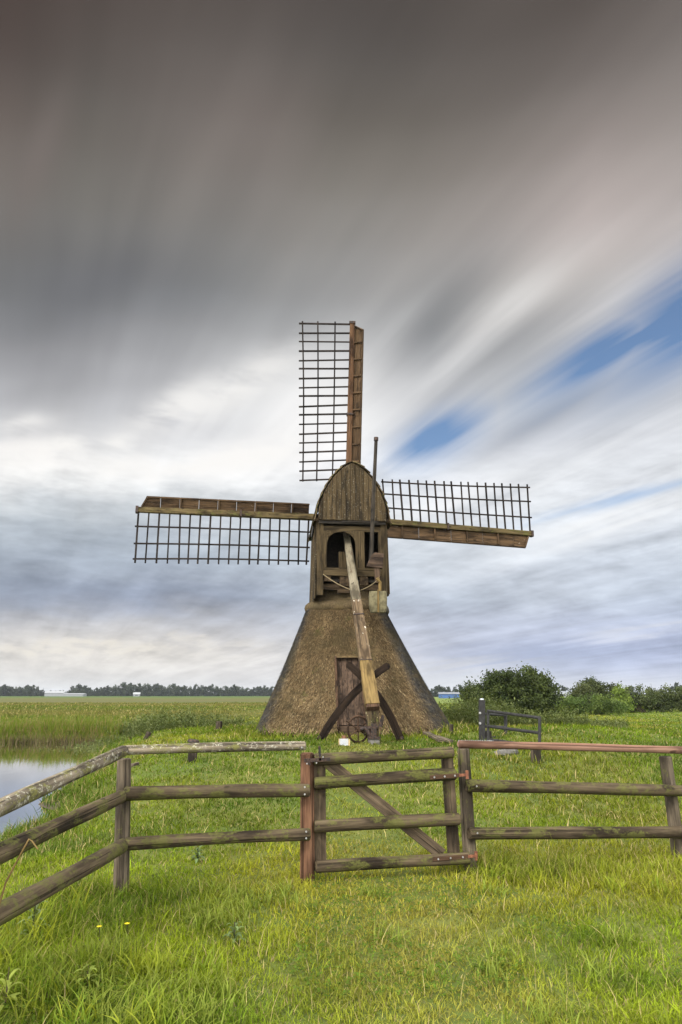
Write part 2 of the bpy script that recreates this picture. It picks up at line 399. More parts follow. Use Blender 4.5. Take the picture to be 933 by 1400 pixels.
# ------------------------------------------------------------------ grass
def blades(X, Y, Z, L, W, C, lean=.55, tipc=None, seg=3, dirx=None):
    n = len(X); a = rng.uniform(0, 2*np.pi, n); dx, dy = np.cos(a), np.sin(a)
    b = a+rng.normal(np.pi/2, .5, n); wx, wy = np.cos(b), np.sin(b)
    le = np.clip(np.abs(rng.normal(lean, lean*.5, n)), .05, 1.25)
    if dirx is not None: dx = dx*.7+dirx[0]; dy = dy*.7+dirx[1]
    V = np.zeros((n, 2*seg+1, 3), np.float32); CO = np.zeros((n, 2*seg+1, 3), np.float32)
    tipc = C if tipc is None else tipc
    for k in range(seg+1):
        t = k/seg
        out = L*le*t**1.8; up = L*np.sqrt(np.clip(1-(le*t**.8)**2*.55, .08, 1))*t
        w = W*(1-t**1.6)*.5*(.75+.5*min(1, t*3))
        px, py, pz = X+dx*out, Y+dy*out, Z+up
        cc = C*(1-t**2)+tipc*t**2
        if k < seg:
            V[:, 2*k] = np.stack([px-wx*w, py-wy*w, pz], 1); V[:, 2*k+1] = np.stack([px+wx*w, py+wy*w, pz], 1)
            CO[:, 2*k] = cc; CO[:, 2*k+1] = cc
        else: V[:, 2*k] = np.stack([px, py, pz], 1); CO[:, 2*k] = cc
    o = (np.arange(n)*(2*seg+1))[:, None]
    q = np.concatenate([o+np.array([[2*k, 2*k+1, 2*k+3, 2*k+2]]) for k in range(seg-1)]); tr = o+np.array([[2*seg-2, 2*seg-1, 2*seg]])
    return V.reshape(-1, 3), CO.reshape(-1, 3), q, tr
class Bag:
    def __init__(s): s.V = []; s.C = []; s.Q = []; s.T = []; s.n = 0
    def add(s, V, C, q=None, t=None):
        s.V.append(V); s.C.append(C)
        if q is not None and len(q): s.Q.append(q+s.n)
        if t is not None and len(t): s.T.append(t+s.n)
        s.n += len(V)
    def build(s, name, mat, parent=None, org=None):
        F = []
        if s.Q: F.append(np.concatenate(s.Q))
        if s.T: F.append(np.concatenate(s.T))
        return np_mesh(name, np.concatenate(s.V), F, mat, parent, np.concatenate(s.C), org=org)

G1, G2, G3, STRAW = np.array([.155, .205, .008]), np.array([.078, .130, .007]), np.array([.275, .265, .018]), np.array([.33, .27, .12])
def on_land(X, Y):
    ok = (X-shore_x(Y) > -.12) | (Y > FAR_BANK+.3)
    mx, my = X-MILL.x, Y-MILL.y
    return ok & ~((np.abs(mx-.25) < 2.4) & (np.abs(my) < 2.4))
def fence_line(X): return 6.29+.234*X
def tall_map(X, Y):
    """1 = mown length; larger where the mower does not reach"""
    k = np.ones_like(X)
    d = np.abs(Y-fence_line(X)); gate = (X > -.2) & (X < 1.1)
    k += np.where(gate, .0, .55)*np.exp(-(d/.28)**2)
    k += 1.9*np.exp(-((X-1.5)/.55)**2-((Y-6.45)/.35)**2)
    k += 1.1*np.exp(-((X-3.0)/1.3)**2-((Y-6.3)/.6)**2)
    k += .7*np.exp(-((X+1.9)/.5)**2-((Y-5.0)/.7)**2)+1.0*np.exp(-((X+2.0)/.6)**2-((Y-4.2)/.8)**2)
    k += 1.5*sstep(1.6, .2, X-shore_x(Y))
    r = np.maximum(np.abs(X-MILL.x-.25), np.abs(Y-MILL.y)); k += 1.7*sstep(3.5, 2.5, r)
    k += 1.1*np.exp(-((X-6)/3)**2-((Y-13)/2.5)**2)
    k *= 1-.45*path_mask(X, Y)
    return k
def path_mask(X, Y):
    """trodden line through the gate to the mill door"""
    c = .42+.25*np.sin(Y*.55)*.5-.018*(Y-6); w = np.where(Y < 6.3, .62, .5)
    return np.exp(-((X-c)/w)**2)*(.55+.45*vnoise(X*2.2, Y*2.2, 27))
def make_grass():
    n = 690000
    d = np.exp(rng.uniform(np.log(3.2), np.log(140), n)); X = rng.uniform(-.66, .66, n)*d
    ex = 150000; d2 = np.exp(rng.uniform(np.log(2.2), np.log(16), ex)); sd_ = np.where(rng.random(ex) < .5, -1, 1)*(.66*d2+rng.uniform(0, 3.6, ex)); d = np.concatenate([d, d2]); X = np.concatenate([X, sd_]); n += ex; Y = d
    pn = vnoise(X*1.1, Y*1.1, 21)*.6+vnoise(X*3.3, Y*3.3, 22)*.4
    pn2 = vnoise(X*.45, Y*.45, 23); tuft = vnoise(X*5, Y*5, 24)
    keep = on_land(X, Y) & (rng.random(n) < .62+.5*tuft)
    X, Y, d, pn, pn2, tuft = X[keep], Y[keep], d[keep], pn[keep], pn2[keep], tuft[keep]; n = len(X)
    Z = height(X, Y)-.008
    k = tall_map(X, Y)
    L = rng.gamma(6, 1/6, n)*.046*k*(.6+.85*tuft)*(1+.9*sstep(8, 30, d)-.68*sstep(33, 60, d))
    W = np.maximum(.0048, d*.00105)*rng.uniform(.7, 1.35, n)
    f = np.clip((pn-.36)/.3, 0, 1)[:, None]
    C = G2*(1-f)+G1*f
    g = (np.clip((pn2-.45)/.3, 0, 1)*.75)[:, None]; C = C*(1-g)+G3*g
    lush_shade = np.clip((k-1)/1.6, 0, 1)[:, None]*.65; C = C*(1-lush_shade)+np.array([.066, .112, .012])*lush_shade  # unmown grass lusher and darker; contact shade at posts put into the colour
    md = sstep(6.2, 9, Y)[:, None]; C = C*(1-md*np.array([.42, .35, .36]))
    C = C*(1+.18*sstep(5.6, 4.2, Y))[:, None]
    pt_ = vnoise(X*.9, Y*.9, 28)*.55+vnoise(X*2.6, Y*2.6, 29)*.45; C = C*(.58+.84*pt_)[:, None]
    pm = (path_mask(X, Y)*np.where(Y < 6.2, .85, .5))[:, None]; C = C*(1-pm)+np.array([.25, .215, .050])*pm
    C = C*rng.uniform(.45, 1.5, (n, 1))
    bl = (np.clip(.08+.6*vnoise(X*.02, Y*.09, 26)*sstep(48, 62, Y)*1.3, 0, .9)*sstep(30, 55, Y)*sstep(2, -8, X-Y*.06))[:, None]; C = C*(1-bl)+np.array([.130, .108, .036])*bl
    st = rng.random(n) < .07+.10*np.clip(pn2-.4, 0, 1); C[st] = STRAW*rng.uniform(.6, 1.1, (st.sum(), 1))
    tip = C*1.0; yt = rng.random(n) < .35; tip[yt] = C[yt]*.5+np.array([.24, .21, .06])*.5
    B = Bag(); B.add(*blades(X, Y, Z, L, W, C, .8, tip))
    # seed-headed pale stalks standing over the lawn
    m = 700; dd = np.exp(rng.uniform(np.log(3.4), np.log(14), m)); sx = rng.uniform(-.6, .6, m)*dd; ok = on_land(sx, dd); sx, dd = sx[ok], dd[ok]; m = len(sx)
    B.add(*blades(sx, dd, height(sx, dd), rng.uniform(.08, .22, m), np.maximum(.003, dd*.0007), np.tile(STRAW*1.1, (m, 1))*rng.uniform(.7, 1.3, (m, 1)), .7))
    # broad soft tussock leaves in the foreground
    m = 260; tx = np.where(rng.random(m) < .75, rng.uniform(-2.3, -.3, m), rng.uniform(-.3, 2.3, m)); ty = rng.uniform(3.4, 6.0, m); cl = vnoise(tx*1.3, ty*1.3, 40); tx, ty = tx[cl > .5], ty[cl > .5]
    for x0, y0 in zip(tx, ty):
        q = 22; x = x0+rng.normal(0, .05, q); y = y0+rng.normal(0, .05, q)
        c = np.tile(np.array([.125, .17, .024])*rng.uniform(.75, 1.3), (q, 1))*rng.uniform(.8, 1.2, (q, 1))
        B.add(*blades(x, y, height(x, y), rng.uniform(.07, .15, q), rng.uniform(.006, .010, q), c, .8, c*.6+np.array([.3, .28, .06])*.4))
    for x0, y0, l0, l1, q in [(rng.uniform(-2.35, -1.75), rng.uniform(4.0, 5.3), .16, .38, 26) for _ in range(26)]+[(rng.uniform(-2.1, -.7), rng.uniform(3.6, 4.5), .10, .20, 26) for _ in range(34)]+[(rng.uniform(1.2, 1.9), rng.uniform(6.2, 6.7), .08, .18, 22) for _ in range(16)]+[(rng.uniform(2.0, 3.4), rng.uniform(5.6, 6.6), .07, .15, 22) for _ in range(20)]:
        x = x0+rng.normal(0, .05, q); y = y0+rng.normal(0, .05, q); yel = rng.random()
        c = np.tile((np.array([.10, .165, .014])*(1-yel)+np.array([.20, .225, .018])*yel)*rng.uniform(.8, 1.25), (q, 1))*rng.uniform(.75, 1.25, (q, 1))
        B.add(*blades(x, y, height(x, y), rng.uniform(l0, l1, q), rng.uniform(.005, .010, q), c, .75, c*.6+np.array([.28, .27, .05])*.4, seg=5))
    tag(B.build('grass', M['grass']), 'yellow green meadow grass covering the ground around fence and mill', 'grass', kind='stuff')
    # clover
    m = 9000; cx = rng.uniform(-3, 3.2, m); cy = rng.uniform(3.4, 6.2, m); q = vnoise(cx*1.4, cy*1.4, 31); ok = (q > .60) & on_land(cx, cy)
    cx, cy = cx[ok], cy[ok]; m = len(cx); cz = height(cx, cy)+rng.uniform(.02, .07, m)
    V, C = [], []
    a0 = rng.uniform(0, 6.28, m); rad = rng.uniform(.006, .012, m)
    VV = np.zeros((m*3, 4, 3), np.float32); CC = np.zeros((m*3, 4, 3), np.float32)
    base = np.array([.06, .10, .010])[None]*rng.uniform(.7, 1.5, (m, 1))
    for j in range(3):
        a = a0+j*2.094; ca, sa = np.cos(a), np.sin(a); tl = rng.normal(.25, .35, m)
        def P(u, v): return np.stack([cx+rad*(ca*u-sa*v), cy+rad*(sa*u+ca*v), cz+rad*u*tl], 1)
        for i, (u, v) in enumerate(((0, 0), (1.0, -.75), (1.6, 0), (1.0, .75))): VV[j*m:(j+1)*m, i] = P(u, v); CC[j*m:(j+1)*m, i] = base
    Q = np.arange(m*3*4).reshape(-1, 4)
    tag(np_mesh('clover', VV.reshape(-1, 3), [Q], M['grass'], colr=CC.reshape(-1, 3)), 'dark green clover leaves low among the foreground grass', 'clover', kind='stuff')
make_grass()

def make_reeds():
    B = Bag()
    n = 15000; X = rng.uniform(-24, -9.2, n); Y = FAR_BANK+.25*np.sin(X*.9)+.15*np.sin(X*2.3)+rng.gamma(2, .55, n)-.25
    L = rng.normal(.62, .13, n)*(.8+.4*vnoise(X*1.2, Y, 41))*(.55+.45*sstep(.1, 1.3, Y-FAR_BANK)); f = rng.random((n, 1))
    C = np.array([.085, .125, .016])*(1-f)+np.array([.125, .15, .02])*f; dry = rng.random(n) < .25; C[dry] = np.array([.20, .15, .07])
    root = C*1.0
    B.add(*blades(X, Y, np.maximum(height(X, Y), WATER_Z-.05), L, rng.uniform(.018, .034, n), root, .35, C))
    n = 2600; X = rng.uniform(-24, -10, n); Y = FAR_BANK+.25*np.sin(X*.9)+.15*np.sin(X*2.3)+rng.uniform(-.45, .15, n)
    C = np.array([.105, .088, .045])*rng.uniform(.5, 1.2, (n, 1)); B.add(*blades(X, Y, np.full(n, WATER_Z-.03), rng.uniform(.2, .5, n), rng.uniform(.015, .03, n), C, .6))
    tag(B.build('reeds', M['grass']), 'tall green reeds with brown lower stems along the far pond bank', 'reeds', kind='stuff')
    B = Bag(); n = 4200; Y = rng.uniform(5, 29.5, n)**1.0; X = shore_x(Y)+rng.gamma(2, .25, n)-.1
    C = np.array([.085, .125, .02])*rng.uniform(.6, 1.5, (n, 1)); dry = rng.random(n) < .22; C[dry] = np.array([.24, .19, .10])
    B.add(*blades(X, Y, np.maximum(height(X, Y), WATER_Z-.04), rng.uniform(.06, .24, n), np.maximum(.006, Y*.001), C, .6))
    tag(B.build('shore_grass', M['grass']), 'long dark grass fringing the near pond shore', 'grass', kind='stuff')
make_reeds()

def leafy_stems(B, X, Y, H, per, leafL, leafW, c1, c2, spread=.5, droop=.4):
    n = len(X); Z = height(X, Y)
    t = rng.uniform(.12, 1.0, (n, per)); a = rng.uniform(0, 6.28, (n, per)); lean = rng.normal(0, .18, (n, 2))
    px = (X[:, None]+lean[:, :1]*H[:, None]*t**1.5); py = (Y[:, None]+lean[:, 1:]*H[:, None]*t**1.5); pz = Z[:, None]+H[:, None]*t
    l = leafL*rng.uniform(.5, 1.3, (n, per))*(1.15-.6*t); w = leafW*rng.uniform(.7, 1.3, (n, per))
    up = rng.normal(spread, .45, (n, per)); ca, sa = np.cos(a), np.sin(a)
    f = rng.random((n, 1, 1)); Cc = (c1*(1-f)+c2*f)*rng.uniform(.65, 1.35, (n, per, 1))
    V = np.zeros((n, per, 4, 3), np.float32)
    for i, (u, v, k) in enumerate(((0, 0, 0), (.5, .5, 1), (1, 0, 0), (.5, -.5, 1))):
        V[:, :, i, 0] = px+ca*l*u-sa*w*v; V[:, :, i, 1] = py+sa*l*u+ca*w*v; V[:, :, i, 2] = pz+l*u*up-droop*l*u*u
    C = np.repeat(Cc[:, :, None, :], 4, 2).reshape(-1, 3)
    B.add(V.reshape(-1, 3), C, np.arange(n*per*4).reshape(-1, 4))
def make_weeds():
    B = Bag(); n = 950
    X = rng.uniform(-11.5, -3.4, n); Y = rng.uniform(25.5, 33, n); q = vnoise(X*.7, Y*.4, 51); hmax = .35+.75*np.exp(-((X+6.8)/2.3)**2)*sstep(.25, .6, q)
    leafy_stems(B, X, Y, hmax*rng.uniform(.6, 1.1, n), 26, .17, .035, np.array([.065, .088, .03]), np.array([.115, .13, .05]))
    tag(B.build('tall_weeds', M['leaf']), 'soft grey green tall weeds between the pond and the mill', 'weeds', kind='stuff')
    B = Bag(); n = 2300
    Y = rng.uniform(24.5, 36, n); X = rng.uniform(.125, .40, n)*Y; q = vnoise(X*.6, Y*.35, 52)
    s = X/Y; hmax = .5+.75*np.exp(-((s-.20)/.06)**2)+.45*np.exp(-((s-.31)/.05)**2)
    leafy_stems(B, X, Y, hmax*(.45+.8*q)*rng.uniform(.6, 1.1, n), 26, .19, .035, np.array([.06, .082, .026]), np.array([.125, .14, .052]))
    tag(B.build('willowherb_thicket', M['leaf']), 'thicket of tall leafy weeds behind the metal gate', 'weeds', kind='stuff')
make_weeds()

# ------------------------------------------------------------------ fences and gate
def pole_h(px, py0, Y): return at(px, py0, Y).z
def dirt_base(x, y, drop=.25): return hz(x, y)-drop
def bolts(parent, pts, r=.008):
    for p in pts:
        b = MB(); p = Vector(p); b.tube(p, p+Vector((0, -.012, 0)), r, r*.7, 8); b.build('bolt', M['bolt'], parent)
def fence_left():
    A = at(165, 1222, 5.92); c = at(169, 1034, 5.9); latch_b, latch_t = at(421, 1205, 6.22), at(421, 1029, 6.24)
    f = thing('wooden_fence', (A.x, A.y, hz(A.x, A.y)), 'weathered three-rail wooden fence bending down past the pond, with a red-brown end post', 'fence')
    b = MB(); b.tube((A.x, A.y+.03, dirt_base(A.x, A.y)), (c.x, c.y+.03, c.z-.02), .062, .056, 14, 10, .02, .006, bevel=.008); b.build('post', M['post'], f)
    b = MB(); b.tube((latch_b.x, latch_b.y, dirt_base(latch_b.x, latch_b.y)), (latch_t.x, latch_t.y, latch_t.z), .062, .060, 16, 10, .02, .004, bevel=.014)
    o = b.build('post', M['post_red'], f); o['label'] = 'red-brown cracked end post beside the gate'
    # rails to the gate post
    for (yl, yr, r, m) in ((1025, 1021, .040, 'rail_grey'), (1086, 1081, .051, 'rail'), (1155, 1141, .049, 'rail')):
        p = at(170, yl, 5.83); q = at(418 if m == 'rail_grey' else 424, yr, 6.13)
        b = MB(); b.tube(p, q, r, r*.98, 16, 26, .04, .009, bevel=.01); o = b.build('rail', M[m], f)
        if m == 'rail_grey': o['label'] = 'pale grey lichen-covered top rail'
    # rails running down towards the camera; a post beyond the left edge of the view carries them
    e = Vector((-1.93, 3.1, 0)); eb = hz(e.x, e.y)
    b = MB(); b.tube((e.x-.09, e.y, eb-.25), (e.x-.09, e.y, .92), .06, .056, 12, 8, .02, .005, bevel=.01); b.build('post', M['post'], f)
    for (y0, zA, r, m) in ((1105, None, .046, 'rail_grey'), (1166, None, .052, 'rail'), (1247, None, .052, 'rail')):
        yc = {1105: 1028, 1166: 1087, 1247: 1156}[y0]
        p = at(168, yc, 5.83); q = at(0, y0, 3.95); q2 = q+(q-p)*.45
        b = MB(); b.tube(p, q2, r, r, 16, 26, .04, .009, bevel=.01); b.build('rail', M[m], f)
    bolts(f, [at(413, 1022, 6.075), at(417, 1076, 6.06), at(417, 1086, 6.06), at(419, 1137, 6.06), at(419, 1146, 6.06)])
fence_left()

def fence_right():
    hb, ht = at(644, 1196, 6.58), at(634, 1023, 6.58); rb, rt = at(927, 1180, 7.05), at(911, 1034, 7.05)
    f = thing('wooden_fence', (hb.x, hb.y, hz(hb.x, hb.y)), 'three-rail wooden fence with a fresh pinkish top rail, right of the gate', 'fence')
    b = MB(); b.tube((hb.x+.01, hb.y, dirt_base(hb.x, hb.y)), ht, .062, .056, 14, 10, .02, .006, bevel=.008); b.build('post', M['post'], f)
    b = MB(); b.tube((rb.x+.02, rb.y, dirt_base(rb.x, rb.y)), rt, .063, .058, 14, 10, .03, .008, bevel=.008); b.build('post', M['post'], f)
    e = Vector((5.0, 7.5, 0)); b = MB(); b.tube((e.x, e.y, hz(e.x, e.y)-.25), (e.x, e.y, .90), .06, .056, 12, 8, .02, .005, bevel=.01); b.build('post', M['post'], f)
    def rail(pl, pr, r, m, yA, yB, label=None):
        p = at(*pl, yA); q = at(*pr, yB); q2 = q+(q-p)*.86
        b = MB(); b.tube(p, q2, r, r, 16, 34, .035, .008, bevel=.01); o = b.build('rail', M[m], f)
        if label: o['label'] = label
    rail((627, 1018.5), (933, 1026.5), .036, 'rail_new', 6.56, 7.06, 'fresh pinkish brown top rail')
    rail((638, 1074), (933, 1080), .053, 'rail', 6.46, 6.93)
    rail((641, 1139), (933, 1138.5), .053, 'rail', 6.46, 6.93)
    # strip of wire netting lying on the top rail
    b = MB()
    for i in range(46):
        p = at(627+i*1.05, 1014.3, 6.56+i*.0017); b.tube(p+Vector((0, 0, -.006)), p+Vector((random.uniform(-.004, .004), 0, .016)), .0022, .0018, 5)
    b.tube(at(627, 1014.5, 6.56), at(675, 1014.5, 6.64), .003, n=6)
    b.build('wire_strip', M['galv'], f)
    bolts(f, [at(652, 1075, 6.4), at(653, 1139, 6.4)])
fence_right()

def gate():
    g0 = at(532, 1190, 6.4)
    g = thing('wooden_gate', (g0.x, g0.y, hz(g0.x, g0.y)), 'closed sagging wooden field gate with four log rails and a diagonal brace', 'gate')
    for (pl, pr, r) in (((430, 1039), (619, 1027.5), .050), ((430, 1071), (623, 1059), .052), ((430, 1131), (629, 1119), .050), ((431, 1186), (642, 1172), .048)):
        p = at(*pl, 6.20); q = at(*pr, 6.47); b = MB(); b.tube(p, q, r, r*1.02, 16, 24, .04, .007, bevel=.012); b.build('rail', M['rail'], g)
    for (pt, pb, yy) in (((437, 1040), (438, 1186), 6.29), ((611, 1030), (621, 1172), 6.53)):
        b = MB(); b.beam(at(*pt, yy), at(*pb, yy), .105, .045, (0, 1, 0)); b.build('stile', M['gate'], g)
    b = MB(); b.beam(at(447, 1041, 6.27), at(604, 1168, 6.50), .10, .035, (.234, -1, 0)); b.build('diagonal_brace', M['gate'], g)
    for (a, c) in (((588, 1063), (628, 1060)), ((592, 1175), (640, 1171))):
        b = MB(); p, q = at(*a, 6.36), at(*c, 6.42); b.beam(p, q, .010, .034, (0, 0, 1)); k = b.build('hinge_strap', M['dark_wood'], g)
        d = (q-p).normalized(); b = MB(); b.beam(q, q+d*.075, .014, .022, (0, 0, 1)); b.tube(q+d*.075-Vector((0, 0, .035)), q+d*.075+Vector((0, 0, .035)), .014, n=8); b.build('hinge_pin', M['rust'], k)
        for t in (.15, .5, .85):
            w = p.lerp(q, t); b = MB(); b.tube(w+Vector((.0, -.004, 0)), w+Vector((0, -.018, 0)), .009, .006, 8); b.build('bolt', M['bolt'], k)
    b = MB(); p = at(416, 1040, 6.12); q = at(452, 1038, 6.12); b.beam(p, q, .012, .03); b.beam(at(437, 1020, 6.12), at(438, 1040, 6.12), .012, .02, (1, 0, 0)); b.beam(at(420, 1037, 6.11), at(424, 1046, 6.11), .02, .02, (1, 0, 0))
    k = b.build('latch', M['iron'], g)
    bolts(k, [at(442, 1035, 6.10), at(433, 1043, 6.10), at(420, 1044, 6.08)], .007)
gate()

# ------------------------------------------------------------------ windmill
def windmill():
    mz = hz(MILL.x, MILL.y)
    w = thing('windmill', (MILL.x, MILL.y, mz), 'old wooden windmill with a thatched skirt, lattice sails and a long tail pole', 'windmill')
    C = Vector((MILL.x, MILL.y, 0))
    # --- thatched skirt
    yaw = R_(-7); ZB, ZT = .68, 3.86
    def hw(z):
        t = (z-ZB)/(ZT-ZB); return 1.14+1.45*((1-t)*.92+.08*(1-t)**2.2)
    def sx(z): return .30*max(0.0, 1-(z-ZB)/(ZT-ZB))**1.05      # the skirt spreads further on the shore-less side
    def pt(th, z, off=0.0):
        c, s = math.cos(th), math.sin(th); n = 5.5
        r = hw(z)/((abs(c)**n+abs(s)**n)**(1/n))+off
        x, y = r*c+sx(z), r*s
        return Vector((C.x+x*math.cos(yaw)-y*math.sin(yaw), C.y+x*math.sin(yaw)+y*math.cos(yaw), z))
    NT, NZ = 176, 34
    # door opening in skirt coordinates: front face is th = -90 deg
    dx0, dx1, dz1 = -.26, .44, 2.50
    V, Fq, Cc = [], [], []
    front = np.array([.100, .070, .037]); grey = np.array([.048, .046, .043])
    ths = [2*math.pi*i/NT for i in range(NT)]
    def colr(th, z):
        # grey on the flanks, browner at the front
        f = max(0, -math.sin(th)); k = float(sstep(.70, .80, f)); 
        return grey*(1-k)+front*k
    for j in range(NZ+1):
        z = ZB+(ZT-ZB)*j/NZ
        for th in ths:
            lump = .035*(vnoise(th*9, z*2.2, 61)-.5)+.02*(vnoise(th*25, z*7, 62)-.5)
            V.append(pt(th, z, lump)); Cc.append(colr(th, z)*(.85+.3*float(vnoise(th*6, z*3, 63))))
    lx = lambda th, z: (hw(z)/((abs(math.cos(th))**5.5+abs(math.sin(th))**5.5)**(1/5.5)))*math.cos(th)
    for j in range(NZ):
        for i in range(NT):
            tm = (i+.5)/NT*2*math.pi; zm = ZB+(ZT-ZB)*(j+.5)/NZ
            if math.sin(tm) < -.6 and dx0 < lx(tm, zm) < dx1 and zm < dz1: continue
            a = j*NT+i; b = j*NT+(i+1) % NT; Fq.append((a, b, b+NT, a+NT))
    # hem: rounded under-edge turning inwards
    base = len(V)
    for th in ths: V.append(pt(th, ZB-.06, -.05)); Cc.append(colr(th, ZB)*.9)
    for th in ths: V.append(pt(th, ZB-.03, -.38)); Cc.append(colr(th, ZB)*.9)
    for i in range(NT):
        tm = (i+.5)/NT*2*math.pi
        if math.sin(tm) < -.6 and dx0 < lx(tm, ZB) < dx1: continue
        b = (i+1) % NT; Fq.append((base+i, base+b, b, i)); Fq.append((base+NT+i, base+NT+b, base+b, base+i))
    V = np.array([tuple(p) for p in V]); Cc = np.array(Cc); Fq = np.array(Fq)
    # loose reed ends all over the face
    n = 85000; th = rng.uniform(0, 2*np.pi, n); z = ZB+(ZT-ZB)*(rng.random(n)); 
    ee = 5.5; cth, sth = np.cos(th), np.sin(th); hwz = 1.14+1.45*((1-(z-ZB)/(ZT-ZB))*.92+.08*(1-(z-ZB)/(ZT-ZB))**2.2)
    def P(thv, zv, off):
        c, s = np.cos(thv), np.sin(thv); t = (zv-ZB)/(ZT-ZB); t = np.clip(t, -.1, 1)
        h = 1.14+1.45*((1-t)*.92+.08*(1-t)**2.2); r = h/((np.abs(c)**ee+np.abs(s)**ee)**(1/ee))+off
        x, y = r*c+.30*np.clip(1-t, 0, 1)**1.05, r*s; return np.stack([C.x+x*math.cos(yaw)-y*math.sin(yaw), C.y+x*math.sin(yaw)+y*math.cos(yaw), zv], 1)
    lxx = hwz/((np.abs(cth)**ee+np.abs(sth)**ee)**(1/ee))*cth
    ok = ~((sth < -.6) & (lxx > dx0-.02) & (lxx < dx1+.02) & (z < dz1+.04)); th, z = th[ok], z[ok]; n = len(th)
    ln = rng.uniform(.03, .085, n); wd = rng.uniform(.004, .0085, n)/hwz[ok]; sk = rng.normal(0, .006, n)
    p0 = P(th-wd, z+ln*.5, -.01); p1 = P(th+wd, z+ln*.5, -.01); p2 = P(th+wd*.6+sk, z-ln*.5, .035); p3 = P(th-wd*.6+sk, z-ln*.5, .035)
    # ragged fringe hanging at the hem
    nf = 5000; tf = rng.uniform(0, 2*np.pi, nf); zf = ZB+rng.uniform(-.03, .06, nf); lf = rng.uniform(.06, .20, nf); wf = rng.uniform(.003, .007, nf)/2.5; kf = rng.normal(0, .012, nf)
    hl = 2.58*np.cos(tf)/((np.abs(np.cos(tf))**ee+np.abs(np.sin(tf))**ee)**(1/ee)); okf = ~((np.sin(tf) < -.6) & (hl > dx0-.02) & (hl < dx1+.02))
    tf, zf, lf, wf, kf = tf[okf], zf[okf], lf[okf], wf[okf], kf[okf]
    p0 = np.concatenate([p0, P(tf-wf, zf+.06, -.01)]); p1 = np.concatenate([p1, P(tf+wf, zf+.06, -.01)]); p2 = np.concatenate([p2, P(tf+wf+kf, zf-lf, .01)]); p3 = np.concatenate([p3, P(tf-wf+kf, zf-lf, .01)])
    th = np.concatenate([th, tf]); z = np.concatenate([z, zf]); n = len(th)
    sv = np.stack([p0, p1, p2, p3], 1).reshape(-1, 3)
    fr = sstep(.70, .80, -np.sin(th))[:, None]; cc = grey*(1-fr)+front*fr
    k = rng.random((n, 1)); cc = cc*(.38+1.15*k**1.3); pale = rng.random(n) < .04+.13*sstep(2.8, .9, z); cc[pale] = cc[pale]*.3+np.array([.26, .205, .12])*.7*(.5+.5*fr[pale])
    sc = np.repeat(cc[:, None, :], 4, 1).reshape(-1, 3)
    sq = np.arange(n*4).reshape(-1, 4)+len(V)
    o = np_mesh('thatched_skirt', np.concatenate([V, sv]), [Fq, sq], M['thatch'], w, np.concatenate([Cc, sc]), org=wpos(w))
    # --- plinth below the hem
    Y0 = Matrix.Translation(C) @ Matrix.Rotation(yaw, 4, 'Z')
    b = MB(); b.box((-1.9, -2.24, mz-.5), (2.5, 2.24, ZB+.02), mat=Y0); b.build('plinth', M['dark_wood'], w)
    # --- door, leaning with the thatch
    def face(x, z, inset):
        y = -hw(z)+inset; return Y0 @ Vector((x+sx(z), y, z))
    d = MB(); k = 5; zb, zt = .74, 2.48
    wds = [(dx0-.02)+(dx1-dx0+.04)*i/k for i in range(k+1)]
    for i in range(k):
        x0, x1 = wds[i]+.004, wds[i+1]-.004
        vs = [face(x0, zb, .14), face(x1, zb, .14), face(x1, zt, .16), face(x0, zt, .16), face(x0, zb, .2), face(x1, zb, .2), face(x1, zt, .22), face(x0, zt, .22)]
        d.add(vs, [(0, 1, 2, 3), (7, 6, 5, 4), (0, 4, 5, 1), (3, 2, 6, 7), (0, 3, 7, 4), (1, 5, 6, 2)], [(p.z, p.x, p.y) for p in vs])
    dr = d.build('door', M['door'], w)
    h = MB(); p = face(.31, 1.6, .12); h.tube(p, p+Vector((0, 0, .12)), .012); h.build('handle', M['iron'], dr)
    b = MB()
    for x in (dx0, dx1):   # thatch reveal boards
        vs = [face(x-.035, .66, -.012), face(x+.02, .66, -.012), face(x+.02, 2.5, -.012), face(x-.035, 2.5, -.012), face(x-.035, .66, .3), face(x+.02, .66, .3), face(x+.02, 2.5, .3), face(x-.035, 2.5, .3)]
        b.add(vs, [(0, 1, 2, 3), (7, 6, 5, 4), (0, 4, 5, 1), (3, 2, 6, 7), (0, 3, 7, 4), (1, 5, 6, 2)], [(p.z, p.x, p.y) for p in vs])
    vs = [face(dx0+.02, 2.46, .03), face(dx1-.02, 2.46, .03), face(dx1-.02, 2.50, .03), face(dx0+.02, 2.50, .03), face(dx0+.02, 2.46, .3), face(dx1-.02, 2.46, .3), face(dx1-.02, 2.50, .3), face(dx0+.02, 2.5, .3)]
    b.add(vs, [(0, 1, 2, 3), (7, 6, 5, 4), (0, 4, 5, 1), (3, 2, 6, 7), (0, 3, 7, 4), (1, 5, 6, 2)], [(p.x, p.z, p.y) for p in vs])
    b.build('door_frame', M['dark_wood'], dr)
    b = MB(); b.box((-.10, -2.50, mz-.2), (.82, -2.44, .72), mat=Y0); b.build('kick_board', M['door'], w)
    # --- thatch collar at the neck: a rounded roll, then a skirt running up under the body
    prof = [(1.10, 3.80), (1.20, 3.84), (1.235, 3.92), (1.22, 4.0), (1.15, 4.07), (1.06, 4.11), (.99, 4.25), (.93, 4.45), (.86, 4.62)]
    V, F2, Cc = [], [], []; NT2 = 120
